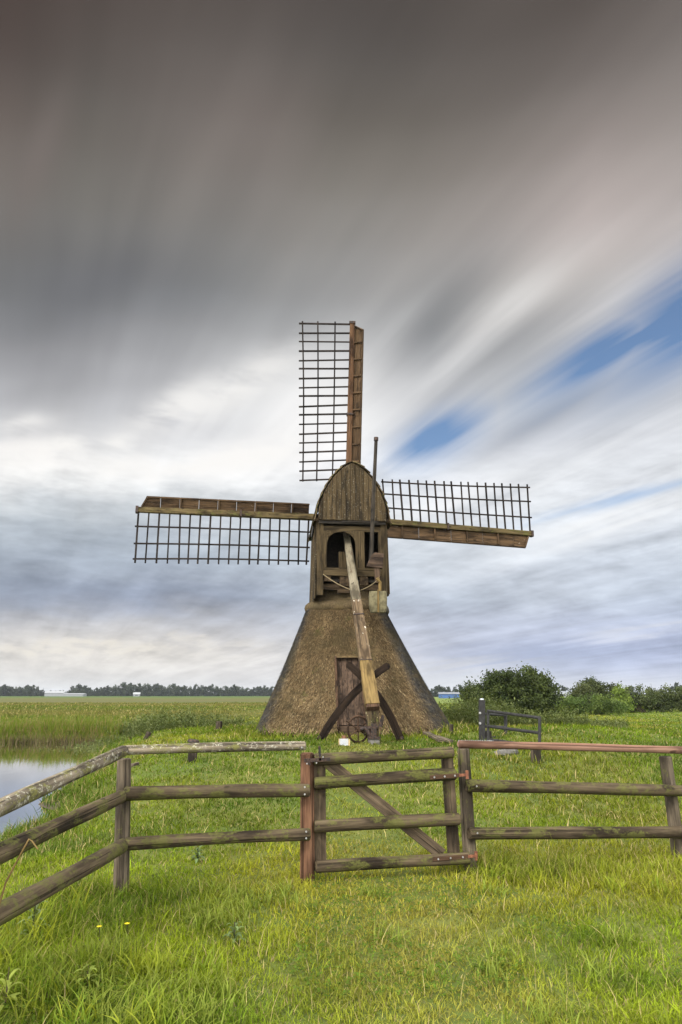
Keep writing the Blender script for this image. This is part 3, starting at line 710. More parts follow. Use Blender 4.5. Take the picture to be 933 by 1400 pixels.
    for j, (h_, z) in enumerate(prof):
        for i in range(NT2):
            t = 2*math.pi*i/NT2; c, s = math.cos(t), math.sin(t); r = h_/((abs(c)**4+abs(s)**4)**.25)+.03*(float(vnoise(t*8, z*6, 71))-.5)
            V.append((C.x+r*c*math.cos(yaw)-r*s*math.sin(yaw), C.y+r*c*math.sin(yaw)+r*s*math.cos(yaw), z+.02*(float(vnoise(t*5, j, 72))-.5)))
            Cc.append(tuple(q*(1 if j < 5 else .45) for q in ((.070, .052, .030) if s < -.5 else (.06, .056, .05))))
    for j in range(len(prof)-1):
        for i in range(NT2): a, b2 = j*NT2+i, j*NT2+(i+1) % NT2; F2.append((a, b2, b2+NT2, a+NT2))
    np_mesh('thatch_collar', np.array(V), [np.array(F2)], M['thatch'], w, np.array(Cc), smooth=True, org=wpos(w))
    # --- upper body, turned a little away from the skirt
    by = R_(6); B0 = Matrix.Translation(C) @ Matrix.Rotation(by, 4, 'Z')
    FY, BY, ZE, ZL = -1.2, 1.25, 6.42, 4.20
    def hwb(z): return 1.04+.05*(ZE-z)/(ZE-ZL)
    # side walls: vertical boards
    for sgn, nm in ((-1, 'side_wall'), (1, 'side_wall')):
        b = MB(); nb = 11; zl = 4.12 if sgn < 0 else 4.28
        for i in range(nb):
            y0 = FY+.0+(BY-FY)*i/nb+.004; y1 = FY+(BY-FY)*(i+1)/nb-.004; lap = .012*(i % 2)
            z0 = zl+random.uniform(-.03, .03)
            x0, x1 = sgn*(hwb(z0)+lap), sgn*(hwb(ZE)+lap); th_ = -sgn*.03
            vs = [B0 @ Vector(p) for p in ((x0, y0, z0), (x0, y1, z0), (x1, y1, ZE), (x1, y0, ZE), (x0+th_, y0, z0), (x0+th_, y1, z0), (x1+th_, y1, ZE), (x1+th_, y0, ZE))]
            b.add(vs, [(0, 1, 2, 3), (7, 6, 5, 4), (0, 4, 5, 1), (3, 2, 6, 7), (0, 3, 7, 4), (1, 5, 6, 2)], [(p.z, p.y, p.x) for p in vs])
        b.build(nm, M['mill'], w)
    b = MB(); b.box((-1.0, BY-.06, 4.4), (1.0, BY, ZE), mat=B0); b.build('sail_side_wall', M['mill_dark'], w)
    # front frame: posts, rails, arched opening board
    fr = MB()
    def L(x, y, z): return B0 @ Vector((x, y, z))
    def fbox(x0, x1, z0, z1, y0=FY, y1=FY+.10, ln=True): fr.box((x0, y0, z0), (x1, y1, z1), mat=B0)
    fbox(-1.03, -.84, 4.22, 6.40, FY-.02, FY+.12); fbox(.84, 1.03, 4.30, 6.40, FY-.02, FY+.12)
    fbox(-.84, .84, 4.78, 5.02, FY-.012); fbox(-.84, .84, 6.10, 6.25, FY+.01, FY+.10)
    fbox(.16, .36, 5.02, 6.10, FY+.004)
    fbox(.78, .84, 5.02, 6.10, FY+.006)
    # sheet with the arch cut out, built as column strips around the arch
    ax0, ax1, az = -.74, .10, 5.72; arc = [(ax0+(ax1-ax0)*i/20) for i in range(21)]
    def arch(x): 
        u = (x-(ax0+ax1)/2)/((ax1-ax0)/2); return az+.36*math.sqrt(max(0, 1-u*u))
    for i in range(20):
        x0, x1 = arc[i], arc[i+1]; za, zb_ = arch(x0), arch(x1)
        vs = [L(x, y, z) for (x, z) in ((x0, za), (x1, zb_), (x1, 6.11), (x0, 6.11)) for y in (FY+.006, FY+.06)]
        fr.add(vs, [(0, 2, 4, 6), (7, 5, 3, 1), (0, 1, 3, 2), (2, 3, 5, 4), (4, 5, 7, 6), (6, 7, 1, 0)], [(p.x, p.z, p.y) for p in vs], tone=.5)
    fbox(-.84, ax0+.0, 5.02, 6.10, FY+.006, FY+.06); fbox(ax1, .16, 5.02, 6.10, FY+.006, FY+.06)
    fo = fr.build('front_frame', M['beam'], w)
    # beam ends under the frame
    b = MB()
    for x0, x1, z0 in ((-.36, -.10, 4.50), (.22, .46, 4.52), (-.80, -.62, 4.62)):
        b.box((x0, FY+.02, z0), (x1, FY+.5, 4.785), mat=B0)
    b.box((-.86, FY+.12, 4.40), (.86, FY+.24, 4.56), mat=B0); b.box((-.42, FY+.05, 4.30), (-.08, FY+.2, 4.41), mat=B0)
    b.build('floor_beam', M['mill_dark'], w)  # darker wood colour stands in for the shade below the frame
    # dark interior behind the openings: back and side linings, floor
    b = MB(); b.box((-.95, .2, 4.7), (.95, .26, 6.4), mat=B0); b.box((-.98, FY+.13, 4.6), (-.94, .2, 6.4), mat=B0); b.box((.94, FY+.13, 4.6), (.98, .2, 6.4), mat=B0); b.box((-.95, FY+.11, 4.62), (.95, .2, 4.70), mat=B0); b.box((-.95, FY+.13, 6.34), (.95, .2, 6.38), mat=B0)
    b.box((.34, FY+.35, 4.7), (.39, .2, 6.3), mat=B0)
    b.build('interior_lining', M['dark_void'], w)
    b = MB(); b.box((-.36, FY+.32, 4.72), (-.14, FY+.5, 5.55), mat=B0); b.box((-.14, FY+.36, 4.72), (.02, FY+.46, 5.5), mat=B0); b.build('inner_post', M['beam'], w)
    # gable of vertical planks under the pointed barrel roof
    half = [(0, 1.76), (.14, 1.70), (.29, 1.60), (.45, 1.44), (.60, 1.26), (.74, 1.03), (.86, .78), (.95, .54), (1.01, .28), (1.045, 0)]
    def rf(x):
        x = abs(x); return float(np.interp(x, [p[0] for p in half], [p[1] for p in half]))
    b = MB(); nb = 15; xe = [-1.0+2.0*i/nb+(random.uniform(-.015, .015) if 0 < i < nb else 0) for i in range(nb+1)]
    for i in range(nb):
        x0, x1 = xe[i]+.005, xe[i+1]-.005; off = .012*(i % 2)
        xm = [x0, (x0+x1)/2, x1]; poly = [(x0, 6.40-random.uniform(0, .015)), (x1, 6.40-random.uniform(0, .015))]+[(x, 6.42+rf(x)-.03) for x in reversed(xm)]
        b.prism(poly, 'z', (FY-.16-off, FY-.12-off), B0)
    b.build('gable', M['mill'], w)
    b = MB(); xs_ = [-1.04+2.08*i/20 for i in range(21)]; b.prism([(-1.04, 6.38), (1.04, 6.38)]+[(x, 6.42+rf(x)-.05) for x in reversed(xs_)], 'z', (FY-.115, FY-.085), B0); b.build('gable_backing', M['mill_dark'], w)
    b = MB(); b.box((-.98, FY-.1, 6.30), (.98, FY-.06, 6.5), mat=B0); b.box((-.3, FY-.14, 6.34), (.74, FY-.10, 6.41), mat=B0); b.build('gable_slot_shade', M['dark_void'], w)  # black strip painted in for the shaded slot under the gable
    for sgn in (-1, 1):
        b = MB(); b.box((min(sgn*.985, sgn*1.10), FY-.10, 6.37), (max(sgn*.985, sgn*1.10), BY+.2, 6.46), mat=B0); b.build('wall_plate', M['mill_dark'], w)
    # roof: rows of shingles running along the ridge
    b = MB(); prof = [(-x, z) for x, z in reversed(half)]+half[1:]
    prof = [(p[0]*1.03, p[1]) for p in prof]; prof = [(prof[0][0]-.03, -.08)]+prof+[(prof[-1][0]+.03, -.08)]
    ny = 12
    for i in range(len(prof)-1):
        (xa, za), (xb, zb_) = prof[i], prof[i+1]; t = Vector((xb-xa, 0, zb_-za)).normalized(); nrm = Vector((-t.z, 0, t.x))
        lo = -1 if (za+zb_) and xa+xb < 0 else 1
        for j in range(ny):
            y0 = FY-.2+(2.85)*j/ny+(.0 if j else random.uniform(-.03, .02)); y1 = FY-.2+2.85*(j+1)/ny-.006
            # each shingle lifts at its lower edge and laps the next
            la, lb = (.045, .018) if lo < 0 else (.018, .045)
            ex = .05
            A = Vector((xa, 0, za+6.42)); Bv = Vector((xb, 0, zb_+6.42))
            if lo < 0: A = A-t*ex
            else: Bv = Bv+t*ex
            r_ = random.uniform(-.006, .006)
            pts = []
            for y in (y0, y1):
                pts += [A+nrm*(la+r_), Bv+nrm*(lb+r_), Bv+nrm*(lb+r_-.022), A+nrm*(la+r_-.022)]
            vs = [B0 @ Vector((p.x, y0 if q < 4 else y1, p.z)) for q, p in enumerate(pts)]
            b.add(vs, [(0, 1, 2, 3), (7, 6, 5, 4), (0, 4, 5, 1), (1, 5, 6, 2), (2, 6, 7, 3), (3, 7, 4, 0)], [(p.z+p.x, p.y, 0) for p in vs])
    ro = b.build('roof', M['shingle'], w)
    # small storm flap at the left corner and eave boards
    b = MB(); b.beam(L(-1.12, -.9, 6.22), L(-1.17, -.9, 5.92), .5, .03, (1, 0, 0)); b.build('eave_flap', M['gate_metal'], w)
    # --- windshaft and sails on the far side
    hub = at(475, 711, 22.2)
    b = MB(); nrm = Vector((-math.sin(R_(11)), math.cos(R_(11)), math.sin(R_(7)))).normalized()
    b.tube(hub-nrm*1.6, hub+nrm*.25, .24, .24, 14); b.build('windshaft', M['dark_wood'], w)
    tips = {'up': at(482, 441, 21.35), 'left': at(183, 698.5, 20.75), 'right': at(728, 731.5, 23.65)}
    tips['down'] = hub-(tips['up']-hub)
    lat = {'up': at(411, 443, 21.35), 'left': at(184, 768, 20.75), 'right': at(727, 666, 23.65)}
    lat['down'] = tips['down']-(lat['up']-tips['up'])*.74
    brd = {'up': at(497, 447, 21.30), 'left': at(188, 681, 20.7), 'right': at(717, 750, 23.6)}
    brd['down'] = tips['down']-(brd['up']-tips['up'])
    names = {'up': 'sail raised upright above the roof', 'left': 'sail reaching level to the pond side', 'right': 'sail tilted slightly down towards the bushes', 'down': 'lower sail hidden behind the thatched skirt'}
    for k in ('up', 'left', 'right', 'down'):
        tip = hub+(tips[k]-hub)*(.985 if k in ('left', 'right') else 1.0); a = (tip-hub); Rl = a.length; a.normalize()
        s = lat[k]-tip; s = s-a*s.dot(a); sw = s.length; s.normalize()
        q = brd[k]-tip; q = q-a*q.dot(a); bw = q.length; q.normalize()
        nn = a.cross(s).normalized(); nn = nn if nn.y < 0 else -nn     # towards the tail of the mill
        off = nn*(.16 if k in ('left', 'right') else -.02)
        o2 = hub+off
        sb = MB(); sb.beam(o2, o2+a*Rl, .24, .20, s, .15, .17)
        sail = sb.build('sail', M['stock_top' if k == 'up' else 'stock'], w); sail['label'] = names[k]
        i0 = {'up': 1.42, 'left': 1.33, 'right': 1.30, 'down': 1.42}[k]
        b = MB(); nbars = 18
        w0 = {'up': .93, 'left': .93, 'right': .93, 'down': .93}[k]
        def wd(r): return sw*(w0+(1-w0)*(r-i0)/(Rl-i0))
        tw = lambda r: R_(16-14*(r-i0)/(Rl-i0))
        for i in range(nbars):
            r = i0+(Rl-.06-i0)*i/(nbars-1); dd = (s*math.cos(tw(r))-nn*math.sin(tw(r))); c = o2+a*r
            jit = a*random.uniform(-.035, .035); bt = random.uniform(.85, 1.2)
            b.beam(c-s*.02+jit*0, c+dd*(wd(r)+.06)+jit, .052*bt, .042, nn)
        for f in (.333, .667, .965):
            n2 = 8; pts = []
            for i in range(n2+1):
                r = i0-.07+(Rl-i0+.09)*i/n2; dd = (s*math.cos(tw(r))-nn*math.sin(tw(r))); sag = .05*math.sin(math.pi*i/n2)*f
                pts.append(o2+a*r+dd*(wd(r)*f-sag)+nn*.03)
            for i in range(n2): b.beam(pts[i], pts[i+1], .05, .036, nn)
        b.build('lattice', M['lattice'], sail)
        # wind boards along the leading edge
        b = MB(); nbd = 9; r0 = i0; r1 = Rl-.12
        bq = (q*math.cos(.35)+nn*math.sin(.12)).normalized()
        for i in range(nbd):
            ra, rb_ = r0+(r1-r0)*i/nbd+.006, r0+(r1-r0)*(i+1)/nbd-.006
            wa = bw*(1.04-.0*i); 
            e0, e1 = o2+a*ra+q*.07, o2+a*rb_+q*.07
            shr = (.16 if i == nbd-1 else 0)
            vs = [e0, e1, e1+bq*(wa-.05)-a*shr, e0+bq*(wa-.05)]
            vs = vs+[p+nn*(-.022) for p in vs]
            b.add(vs, [(0, 1, 2, 3), (7, 6, 5, 4), (0, 4, 5, 1), (1, 5, 6, 2), (2, 6, 7, 3), (3, 7, 4, 0)], [((p-o2).dot(a), (p-o2).dot(q), (p-o2).dot(nn)) for p in vs])
            if k == 'up' or i % 2 == 0:
                m_ = o2+a*(rb_-.02); b.beam(m_+q*.09+nn*.035, m_+bq*(wa-.04)+nn*.035-a*shr, .05, .045, nn)
        b.beam(o2+a*r0+bq*(bw*1.0)+nn*.01, o2+a*(r1-.16)+bq*(bw*1.0)+nn*.01, .035, .035, nn)
        b.build('wind_board', M['sail_board'], sail)
        for q0, q1, wa, ha in ((Rl-.05, Rl+.03, .19, .22), (Rl*.52, Rl*.52+.06, .27, .24), (.95, 1.03, .28, .26)):
            b = MB(); b.beam(o2+a*q0, o2+a*q1, wa, ha, s); b.build('iron_band', M['iron'], sail)
    # --- tail pole
    tp, tb = at(477, 752, 19.6), at(509.5, 967, 15.5); upv = Vector((0, -.7, .7))
    mid, lo = tp.lerp(tb, .40), tp.lerp(tb, .775)
    dd = (tb-tp).normalized(); inner = tp-dd*.9
    tl = MB(); tl.beam(mid, lo, .245, .20, upv, .29, .23); tail = tl.build('tail_pole', M['tail'], w)
    b = MB(); b.beam(inner, mid+dd*-.003, .19, .16, upv, .245, .20); o = b.build('upper_length', M['tail_pale'], tail); o['label'] = 'flaking pale painted upper length'
    b = MB(); b.beam(lo+dd*.003, tb, .29, .23, upv, .315, .26); o = b.build('lower_length', M['tail_end'], tail); o['label'] = 'yellow painted lower end'
    b = MB(); b.beam(tb+dd*.003, tb+dd*.09, .29, .235, upv); b.build('end_block', M['dark_wood'], tail)
    for f_, h_, wa, ha in ((.50, .02, .275, .235), (.775, .012, .305, .25)):
        b = MB(); c = tp.lerp(tb, f_); b.beam(c-dd*h_, c+dd*h_, wa, ha, upv); b.build('iron_band', M['iron'], tail)
    # winch under the tail: post, spoked wheel, drum, chains
    p0 = tb+dd*.16; g = hz(p0.x, p0.y+.15)
    b = MB(); b.beam((p0.x-.0, p0.y+.04, g-.1), (p0.x-.02, p0.y+.17, p0.z+.12), .24, .18, (0, 1, 0), .29, .20); wp = b.build('winch_post', M['mottled'], w)
    b = MB(); wc = Vector((p0.x-.33, p0.y+.02, g+.30)); wax = Vector((.55, -.83, 0)).normalized(); wu = Vector((0, 0, 1)); wv = wax.cross(wu).normalized()
    ring = [wc+wu*.27*math.cos(t*.3142)+wv*.27*math.sin(t*.3142) for t in range(21)]
    b.path(ring, .024, 8)
    for t in range(6):
        e = wu*math.cos(t*1.0472)+wv*math.sin(t*1.0472); b.tube(wc, wc+e*.36, .016, .013, 8)
    b.tube(wc-wax*.06, wc+wax*.06, .05, n=12); b.build('winch_wheel', M['dark_wood'], wp)
    b = MB(); b.tube(wc, Vector((p0.x+.1, p0.y+.03, g+.33)), .055, n=12); b.tube((p0.x-.06, p0.y-.02, g+.16), (p0.x-.18, p0.y-.02, g+.34), .07, .05, 10); b.build('winch_drum', M['iron'], wp)
    b = MB(); b.box((p0.x-.12, p0.y-.12, g-.05), (p0.x+.12, p0.y-.07, g+.10)); b.build('winch_foot', M['rock'], wp)
    b = MB(); b.box((p0.x-.13, p0.y-.14, g+.103), (p0.x+.13, p0.y-.06, g+.15)); b.box((p0.x-.06, p0.y-.13, g+.15), (p0.x+.06, p0.y-.065, g+.42)); b.build('winch_bracket', M['iron'], wp)
    b = MB()
    for x, y, q0, q1 in ((.17, 0, -.05, -.72), (-.17, .02, -.1, -.5)):
        b = MB(); m_ = 18
        for i in range(m_):
            zz = p0.z+q0+(q1-q0)*i/m_; c = Vector((p0.x+x+.03*math.sin(i*.35), p0.y+y, zz)); e = Vector((.012, 0, 0)) if i % 2 else Vector((0, .012, 0))
            b.path([c+e, c+Vector((0, 0, -.03))+e*.9, c+Vector((0, 0, -.045)), c+Vector((0, 0, -.03))-e*.9, c-e], .005, 5)
        b.build('winch_chain', M['iron'], wp)
    b = MB()
    b.beam((p0.x+.22, p0.y+.05, p0.z-.05), (p0.x+.14, p0.y+.04, g+.35), .06, .05, (0, 1, 0), .09, .05)
    b.build('winch_arm', M['iron'], wp)
    # --- brake pole standing up at the tail side
    pb, ptp = at(507.5, 770, 18.95), at(514.5, 600, 18.75)
    b = MB(); b.tube(pb, ptp, .062, .05, 12, 10, .02, .006, bevel=.012); bp = b.build('brake_pole', M['pole_dark'], w)
    b = MB(); q1 = pb.lerp(ptp, .985); b.tube(q1, q1+(ptp-pb).normalized()*.10, .066, .066, 12); b.build('pole_cap', M['iron'], bp)
    # wooden catch box, hanger and stone counterweight
    b = MB(); c0 = at(513, 767, 18.95)
    b.prism([(-.24, -.16), (.20, -.22), (.24, .20), (-.02, .23), (-.13, .12)], 'x', (-.09, .09), Matrix.Translation(c0) @ Matrix.Rotation(by, 4, 'Z'))
    b.beam(c0+Vector((0.05, 0, -.18)), c0+Vector((.07, .02, -.62)), .15, .08, (0, 1, 0)); b.build('brake_box', M['door'], w)
    b = MB(); b.path([at(516, 790, 18.8), at(520, 797, 18.78), at(520, 806, 18.78), at(518, 818, 18.78)], .05, 8, .055); bh = b.build('weight_hook', M['tail_end'], w)
    c1 = at(517, 823, 18.75); b = MB(); n_ = 20
    vs, gs = [], []
    for j in range(9):
        t = j/8; zz = .29-.58*t; wdt = .255*(1-.10*abs(2*t-1)**3-.05*t); dpt = .13*(1-.2*abs(2*t-1)**3)
        for i in range(n_):
            th_ = 2*math.pi*i/n_; c, s = math.cos(th_), math.sin(th_); r = 1/((abs(c)**4+abs(s)**4)**.25); jj = 1+.05*(float(vnoise(i*.8, j*.9, 81))-.5)
            vs.append(c1+Vector((wdt*r*c*jj, dpt*r*s*jj, zz))); gs.append((zz, c, s))
    fs = [(j*n_+i, j*n_+(i+1) % n_, (j+1)*n_+(i+1) % n_, (j+1)*n_+i) for j in range(8) for i in range(n_)]+[tuple(range(n_)), tuple(range(8*n_, 9*n_))[::-1]]
    b.add(vs, fs, gs); cw = b.build('counterweight', M['stone'], w, 60)
    b = MB(); b.beam(c1+Vector((.0, -.14, .32)), c1+Vector((.0, -.14, -.30)), .05, .015, (0, 1, 0)); b.build('strap', M['tail_end'], cw)
    b = MB()
    for P0, P1 in (((442, 785, 19.25), (479, 806, 18.75)), ((493, 807, 18.7), (519, 791, 18.85))):
        A, Bq = at(*P0), at(*P1); b.path([A.lerp(Bq, i/8)+Vector((0, 0, -.04*math.sin(math.pi*i/8))) for i in range(9)], .013, 6)
    b.build('rope', M['rope'], w)
    return w
windmill()

# ------------------------------------------------------------------ X trestle under the tail
def trestle():
    Y = 16.28; f1, f2 = at(437, 1019, Y), at(549, 1019, Y)
    t = thing('trestle', (f1.lerp(f2, .5).x, Y, hz(.4, Y)), 'dark wooden cross trestle of two curved legs standing under the tail pole', 'trestle')
    for foot, top, bow, yo in ((f1, at(529, 911, Y), Vector((-.11, 0, .10)), .05), (f2, at(478, 910, Y), Vector((.11, 0, .10)), -.05)):
        foot = Vector((foot.x, Y+yo, hz(foot.x, Y+yo)-.03)); top = Vector((top.x, Y+yo, top.z))
        b = MB(); b.beam(foot, top, .07, .185, (foot.x-top.x, 0, 0) if 0 else Vector((0, 0, 1)), None, .165, segs=14, bow=bow); 
        d = (top-foot).normalized(); b.tube(top+Vector((0, -.0335, 0)), top+Vector((0, .0335, 0)), .0825, n=16)
        leg = b.build('leg', M['trestle'], t)
        b = MB(); p = foot+Vector((0, -.05, .10)); b.tube(p, p+Vector((0, -.05, 0)), .045, .035, 10); b.build('bolt', M['iron'], leg)
trestle()

# ------------------------------------------------------------------ information sign
def sign():
    p = hit(470.5, 1040); Y = 14.9
    a, b_ = at(464.5, 1010, Y), at(476.5, 1024, Y); x0, x1, z0, z1 = a.x, b_.x, b_.z, a.z; g = hz((x0+x1)/2, Y)
    s = thing('notice_board', ((x0+x1)/2, Y, g), 'small white notice board on a red-brown post in front of the mill door', 'sign')
    xc = (x0+x1)/2
    b = MB(); b.beam((xc, Y+.05, g-.15), (xc, Y+.05, z1+.06), .10, .06, (0, 1, 0)); b.build('post', M['post_red'], s)
    b = MB(); b.box((x0, Y-.012, z0), (x1, Y+.012, z1)); pn = b.build('panel', M['sheet'], s)
    b = MB(); b.box((x0-.02, Y-.004, z0+.05), (x0-.002, Y+.01, z1)); b.build('flaking_edge', M['ochre'], pn)
    b = MB(); b.box((x1+.002, Y-.004, z0+.05), (x1+.035, Y+.01, z1-.01)); b.build('flaking_edge', M['ochre'], pn)
    b = MB()
    for i in range(7):
        zz = z1-.03-i*.028; b.box((x0+.03, Y-.0145, zz-.006), (x1-.03-random.uniform(0, .05), Y-.0125, zz+.004))
    b.build('print', M['ink'], pn)
sign()

# ------------------------------------------------------------------ stumps, planks, stones
def stump(px, ytop, ybase, wpx, label, cap=False, lean=0.0):
    p = hit(px, ybase); Y = p.y; t = at(px, ytop, Y); r = wpx/FPX*Y*.5/1.04
    s = thing('fence_stump', (p.x, p.y, p.z), label, 'stump', 'old post stumps in the meadow')
    b = MB(); q = Vector((p.x+lean, p.y, t.z-(.05 if cap else 0))); b.tube((p.x, p.y, p.z-.15), q, r*1.05, r*.92, 12, 6, .05, .004, bevel=r*.15); b.build('stem', M['stump'], s)
    if cap:
        b = MB(); b.tube(q+Vector((0, 0, .003)), q+Vector((.01, 0, .06)), r*1.25, r*1.1, 12, 2, .06, bevel=.012); b.build('cap', M['iron'], s)
stump(263, 1012, 1042, 13, 'short thick post stump with a black cap, just behind the left fence', True)
stump(299.5, 986, 998, 8.5, 'dark square-topped stump nearest the left edge of the thatch')
stump(198, 1001, 1011, 8, 'small leaning stump in tall weeds at the pond corner', False, .12)
stump(734, 1016, 1044, 13, 'thick grey stump under the end of the metal gate', True)
stump(618, 990, 1004, 6, 'thin dark stump touching the right corner of the thatch')

def planks():
    for (a, b_, wd, lab) in (((583, 1006), (604, 1016), .16, 'upper old plank lying against the mill plinth in the grass'), ((597, 1012), (618, 1018), .14, 'lower old plank lying in the grass right of the mill'), ((179, 1052), (190, 1048), .07, 'short pale stick of timber lying behind the left fence corner')):
        p, q = hit(*a), hit(*b_); q.y = p.y+.1*(q.y-p.y) if abs(q.y-p.y) > 2 else q.y
        q.z = hz(q.x, q.y)
        m = MB(); m.beam(p+Vector((0, 0, .07)), q+Vector((0, 0, .05)), wd, .05); o = m.build('plank', M['post']); tag(o, lab, 'plank')
planks()
def rocks():
    for i, (px, py, s, lab) in enumerate(((684, 1033, .09, 'smaller pale rock in the grass below the metal gate'), (696, 1031, .13, 'bigger pale grey rock in the grass below the metal gate'))):
        p = hit(px, py); n = 14; m = MB(); vs = []; gs = []
        for j in range(8):
            ph = math.pi*j/7
            for k in range(n):
                th = 2*math.pi*k/n; r = s*(1+.45*(float(vnoise(k*.9+i*7, j*.9, 91))-.5))
                v = Vector((r*1.3*math.sin(ph)*math.cos(th), r*math.sin(ph)*math.sin(th), r*.75*math.cos(ph))); vs.append(p+v+Vector((0, 0, s*.3))); gs.append(tuple(v))
        fs = [(j*n+k, j*n+(k+1) % n, (j+1)*n+(k+1) % n, (j+1)*n+k) for j in range(7) for k in range(n)]
        m.add(vs, fs, gs); tag(m.build('rock', M['rock'], angle=25), lab, 'rock')
rocks()

# ------------------------------------------------------------------ metal kissing gate
def kissing_gate():
    p = hit(659, 1013); Y = p.y
    g = thing('kissing_gate', (p.x, p.y, p.z), 'dark grey tubular metal gate with a tall square post in front of the weeds', 'gate')
    t = at(659, 957, Y)
    b = MB(); b.beam((p.x, Y, p.z-.2), (t.x, Y, t.z), .13, .12, (0, 1, 0)); po = b.build('post', M['gate_metal'], g)
    b = MB(); b.tube((t.x, Y, t.z+.003), (t.x, Y, t.z+.035), .05, .04, 10); b.build('cap', M['galv'], po)
    for yy in (975, 989): b = MB(); q = at(656.5, yy, Y-.07); b.tube(q, q+Vector((0, -.03, 0)), .03, .02, 8); b.build('bolt', M['bolt'], po)
    # swinging wing: nearer on the right-hand side
    Ya, Yb = Y-.1, Y-2.0
    def tubes(name, pairs, r=.032):
        b = MB()
        for (a, ya), (c, yc) in pairs: b.tube(at(*a, ya), at(*c, yc), r, n=10)
        return b.build(name, M['gate_metal'], g)
    gz = lambda px, Yq: hz(at(px, 1000, Yq).x, Yq)
    tubes('front_wing', [(((667.5, 972), Ya), ((738, 981.5), Yb)), (((667.5, 993), Ya), ((738, 1002), Yb)), (((667.5, 1011), Ya), ((722, 1018.5), Yb+.3)),
                         (((667.5, 970.5), Ya), ((667.5, 1018), Ya)), (((738, 980), Yb), ((738, 1026), Yb))], .031)
    b = MB()
    for a, c in (((661, 976), (692, 978)), ((661, 993), (692, 994)), ((661, 1010), (692, 1007))): b.tube(at(*a, Y+.1), at(*c, Y+1.0), .032, n=10)
    b.tube(at(691.5, 976, Y+1.0), at(691.5, 1011, Y+1.0), .04, n=10); b.build('rear_wing', M['gate_metal'], g)
    b = MB(); q = at(664, 1006, Y+.2); b.box((q.x-.06, q.y, q.z-.12), (q.x+.14, q.y+.12, q.z+.1)); b.build('foot_block', M['dark_void'], g)
kissing_gate()

# ------------------------------------------------------------------ small plants
def small_plants():
    def leaf_strip(B, base, d, L, W, up, c, n=5, droop=.9):
        vs = []; d = Vector(d).normalized(); sd = Vector((-d.y, d.x, 0)).normalized()
        for i in range(n+1):
            t = i/n; p = Vector(base)+d*(L*t*.8)+Vector((0, 0, L*(up*t-droop*t*t))); wv = W*math.sin(math.pi*min(1, .12+.88*t))**.8*.5 if t < 1 else .0006
            vs += [p-sd*wv+Vector((0, 0, wv*.4)), p+sd*wv+Vector((0, 0, wv*.4))]
        F = np.array([(2*i, 2*i+1, 2*i+3, 2*i+2) for i in range(n)])
        B.add(np.array([tuple(v) for v in vs]), np.tile(np.array(c), (len(vs), 1)), F)
    # pale thistle-like plant by the left rail
    for (px, py, H, nl, c, lab, nm) in ((43, 1292, .30, 26, (.13, .17, .07), 'pale leafy plant with long toothed leaves under the lowest left rail', 'leafy_plant'),
                                        (118, 1356, .12, 16, (.17, .21, .04), 'broad-leaved bright green plant low in the left foreground', 'leafy_plant'),
                                        (6, 1385, .20, 14, (.20, .24, .045), 'bright yellow-green plant at the bottom left corner', 'leafy_plant'),
                                        (270, 1180, .14, 18, (.09, .13, .055), 'greyish green leafy plant in the grass below the fence rails', 'leafy_plant'),
                                        (320, 1290, .12, 14, (.10, .14, .05), 'grey green leafy plant in the middle of the left foreground', 'leafy_plant'),
                                        (890, 1085, .14, 14, (.10, .14, .06), 'leafy plant in the grass behind the fresh-railed fence', 'leafy_plant')):
        p = hit(px, py); t = thing(nm, p, lab, 'plant'); B = Bag()
        for i in range(nl):
            a = i*2.4; zz = H*(i/nl)**1.1; sc = (1-.55*i/nl)
            leaf_strip(B, (p.x, p.y, p.z+zz*.85), (math.cos(a), math.sin(a), 0), .17*sc*random.uniform(.8, 1.2)*(1 if H > .15 else .8), .024*sc+.006, .75+.5*i/nl, tuple(np.array(c)*random.uniform(.75, 1.25)))
        B.build('foliage', M['leaf'], t, org=tuple(wpos(t)))
        b = MB(); b.tube(p+Vector((0, 0, -.03)), p+Vector((0, 0, H)), .005, .003, 6); b.build('stem', M['stump'], t)
    for px, py, lab in ((136, 1288, 'yellow meadow flower, the one further left beside the pale plant'), (174, 1284, 'yellow meadow flower, the one further right in the long grass')):
        p = hit(px, py); t = thing('yellow_flower', p, lab, 'flower', 'yellow flowers in the grass'); top = at(px, py-21, p.y)
        b = MB(); b.tube(p, top, .003, .002, 6); b.build('stem', M['stump'], t)
        b = MB()
        for i in range(8):
            a = i*.785; d = Vector((math.cos(a), math.sin(a), .25)); s_ = Vector((-math.sin(a), math.cos(a), 0)); v = [top, top+d*.008+s_*.005, top+d*.017, top+d*.008-s_*.005]
            v = v+[q-Vector((0, 0, .0015)) for q in v]; b.add(v, [(0, 1, 2, 3), (7, 6, 5, 4), (0, 4, 5, 1), (1, 5, 6, 2), (2, 6, 7, 3), (3, 7, 4, 0)], [tuple(q) for q in v])
        b.build('petals', M['flower'], t)
    Y = 3.75; pts = [at(-8, 1262, Y), at(8, 1207, Y), at(22, 1180, Y), at(40, 1147, Y), at(44, 1150, Y), at(52, 1161, Y)]
    g0 = Vector((pts[0].x-.02, Y, hz(pts[0].x, Y)))
    b = MB(); b.path([g0]+pts, .006, 6, .0035); tag(b.build('bent_reed_stalk', M['tail_end']), 'single bent brown reed stalk against the lower left rails', 'reed')
small_plants()

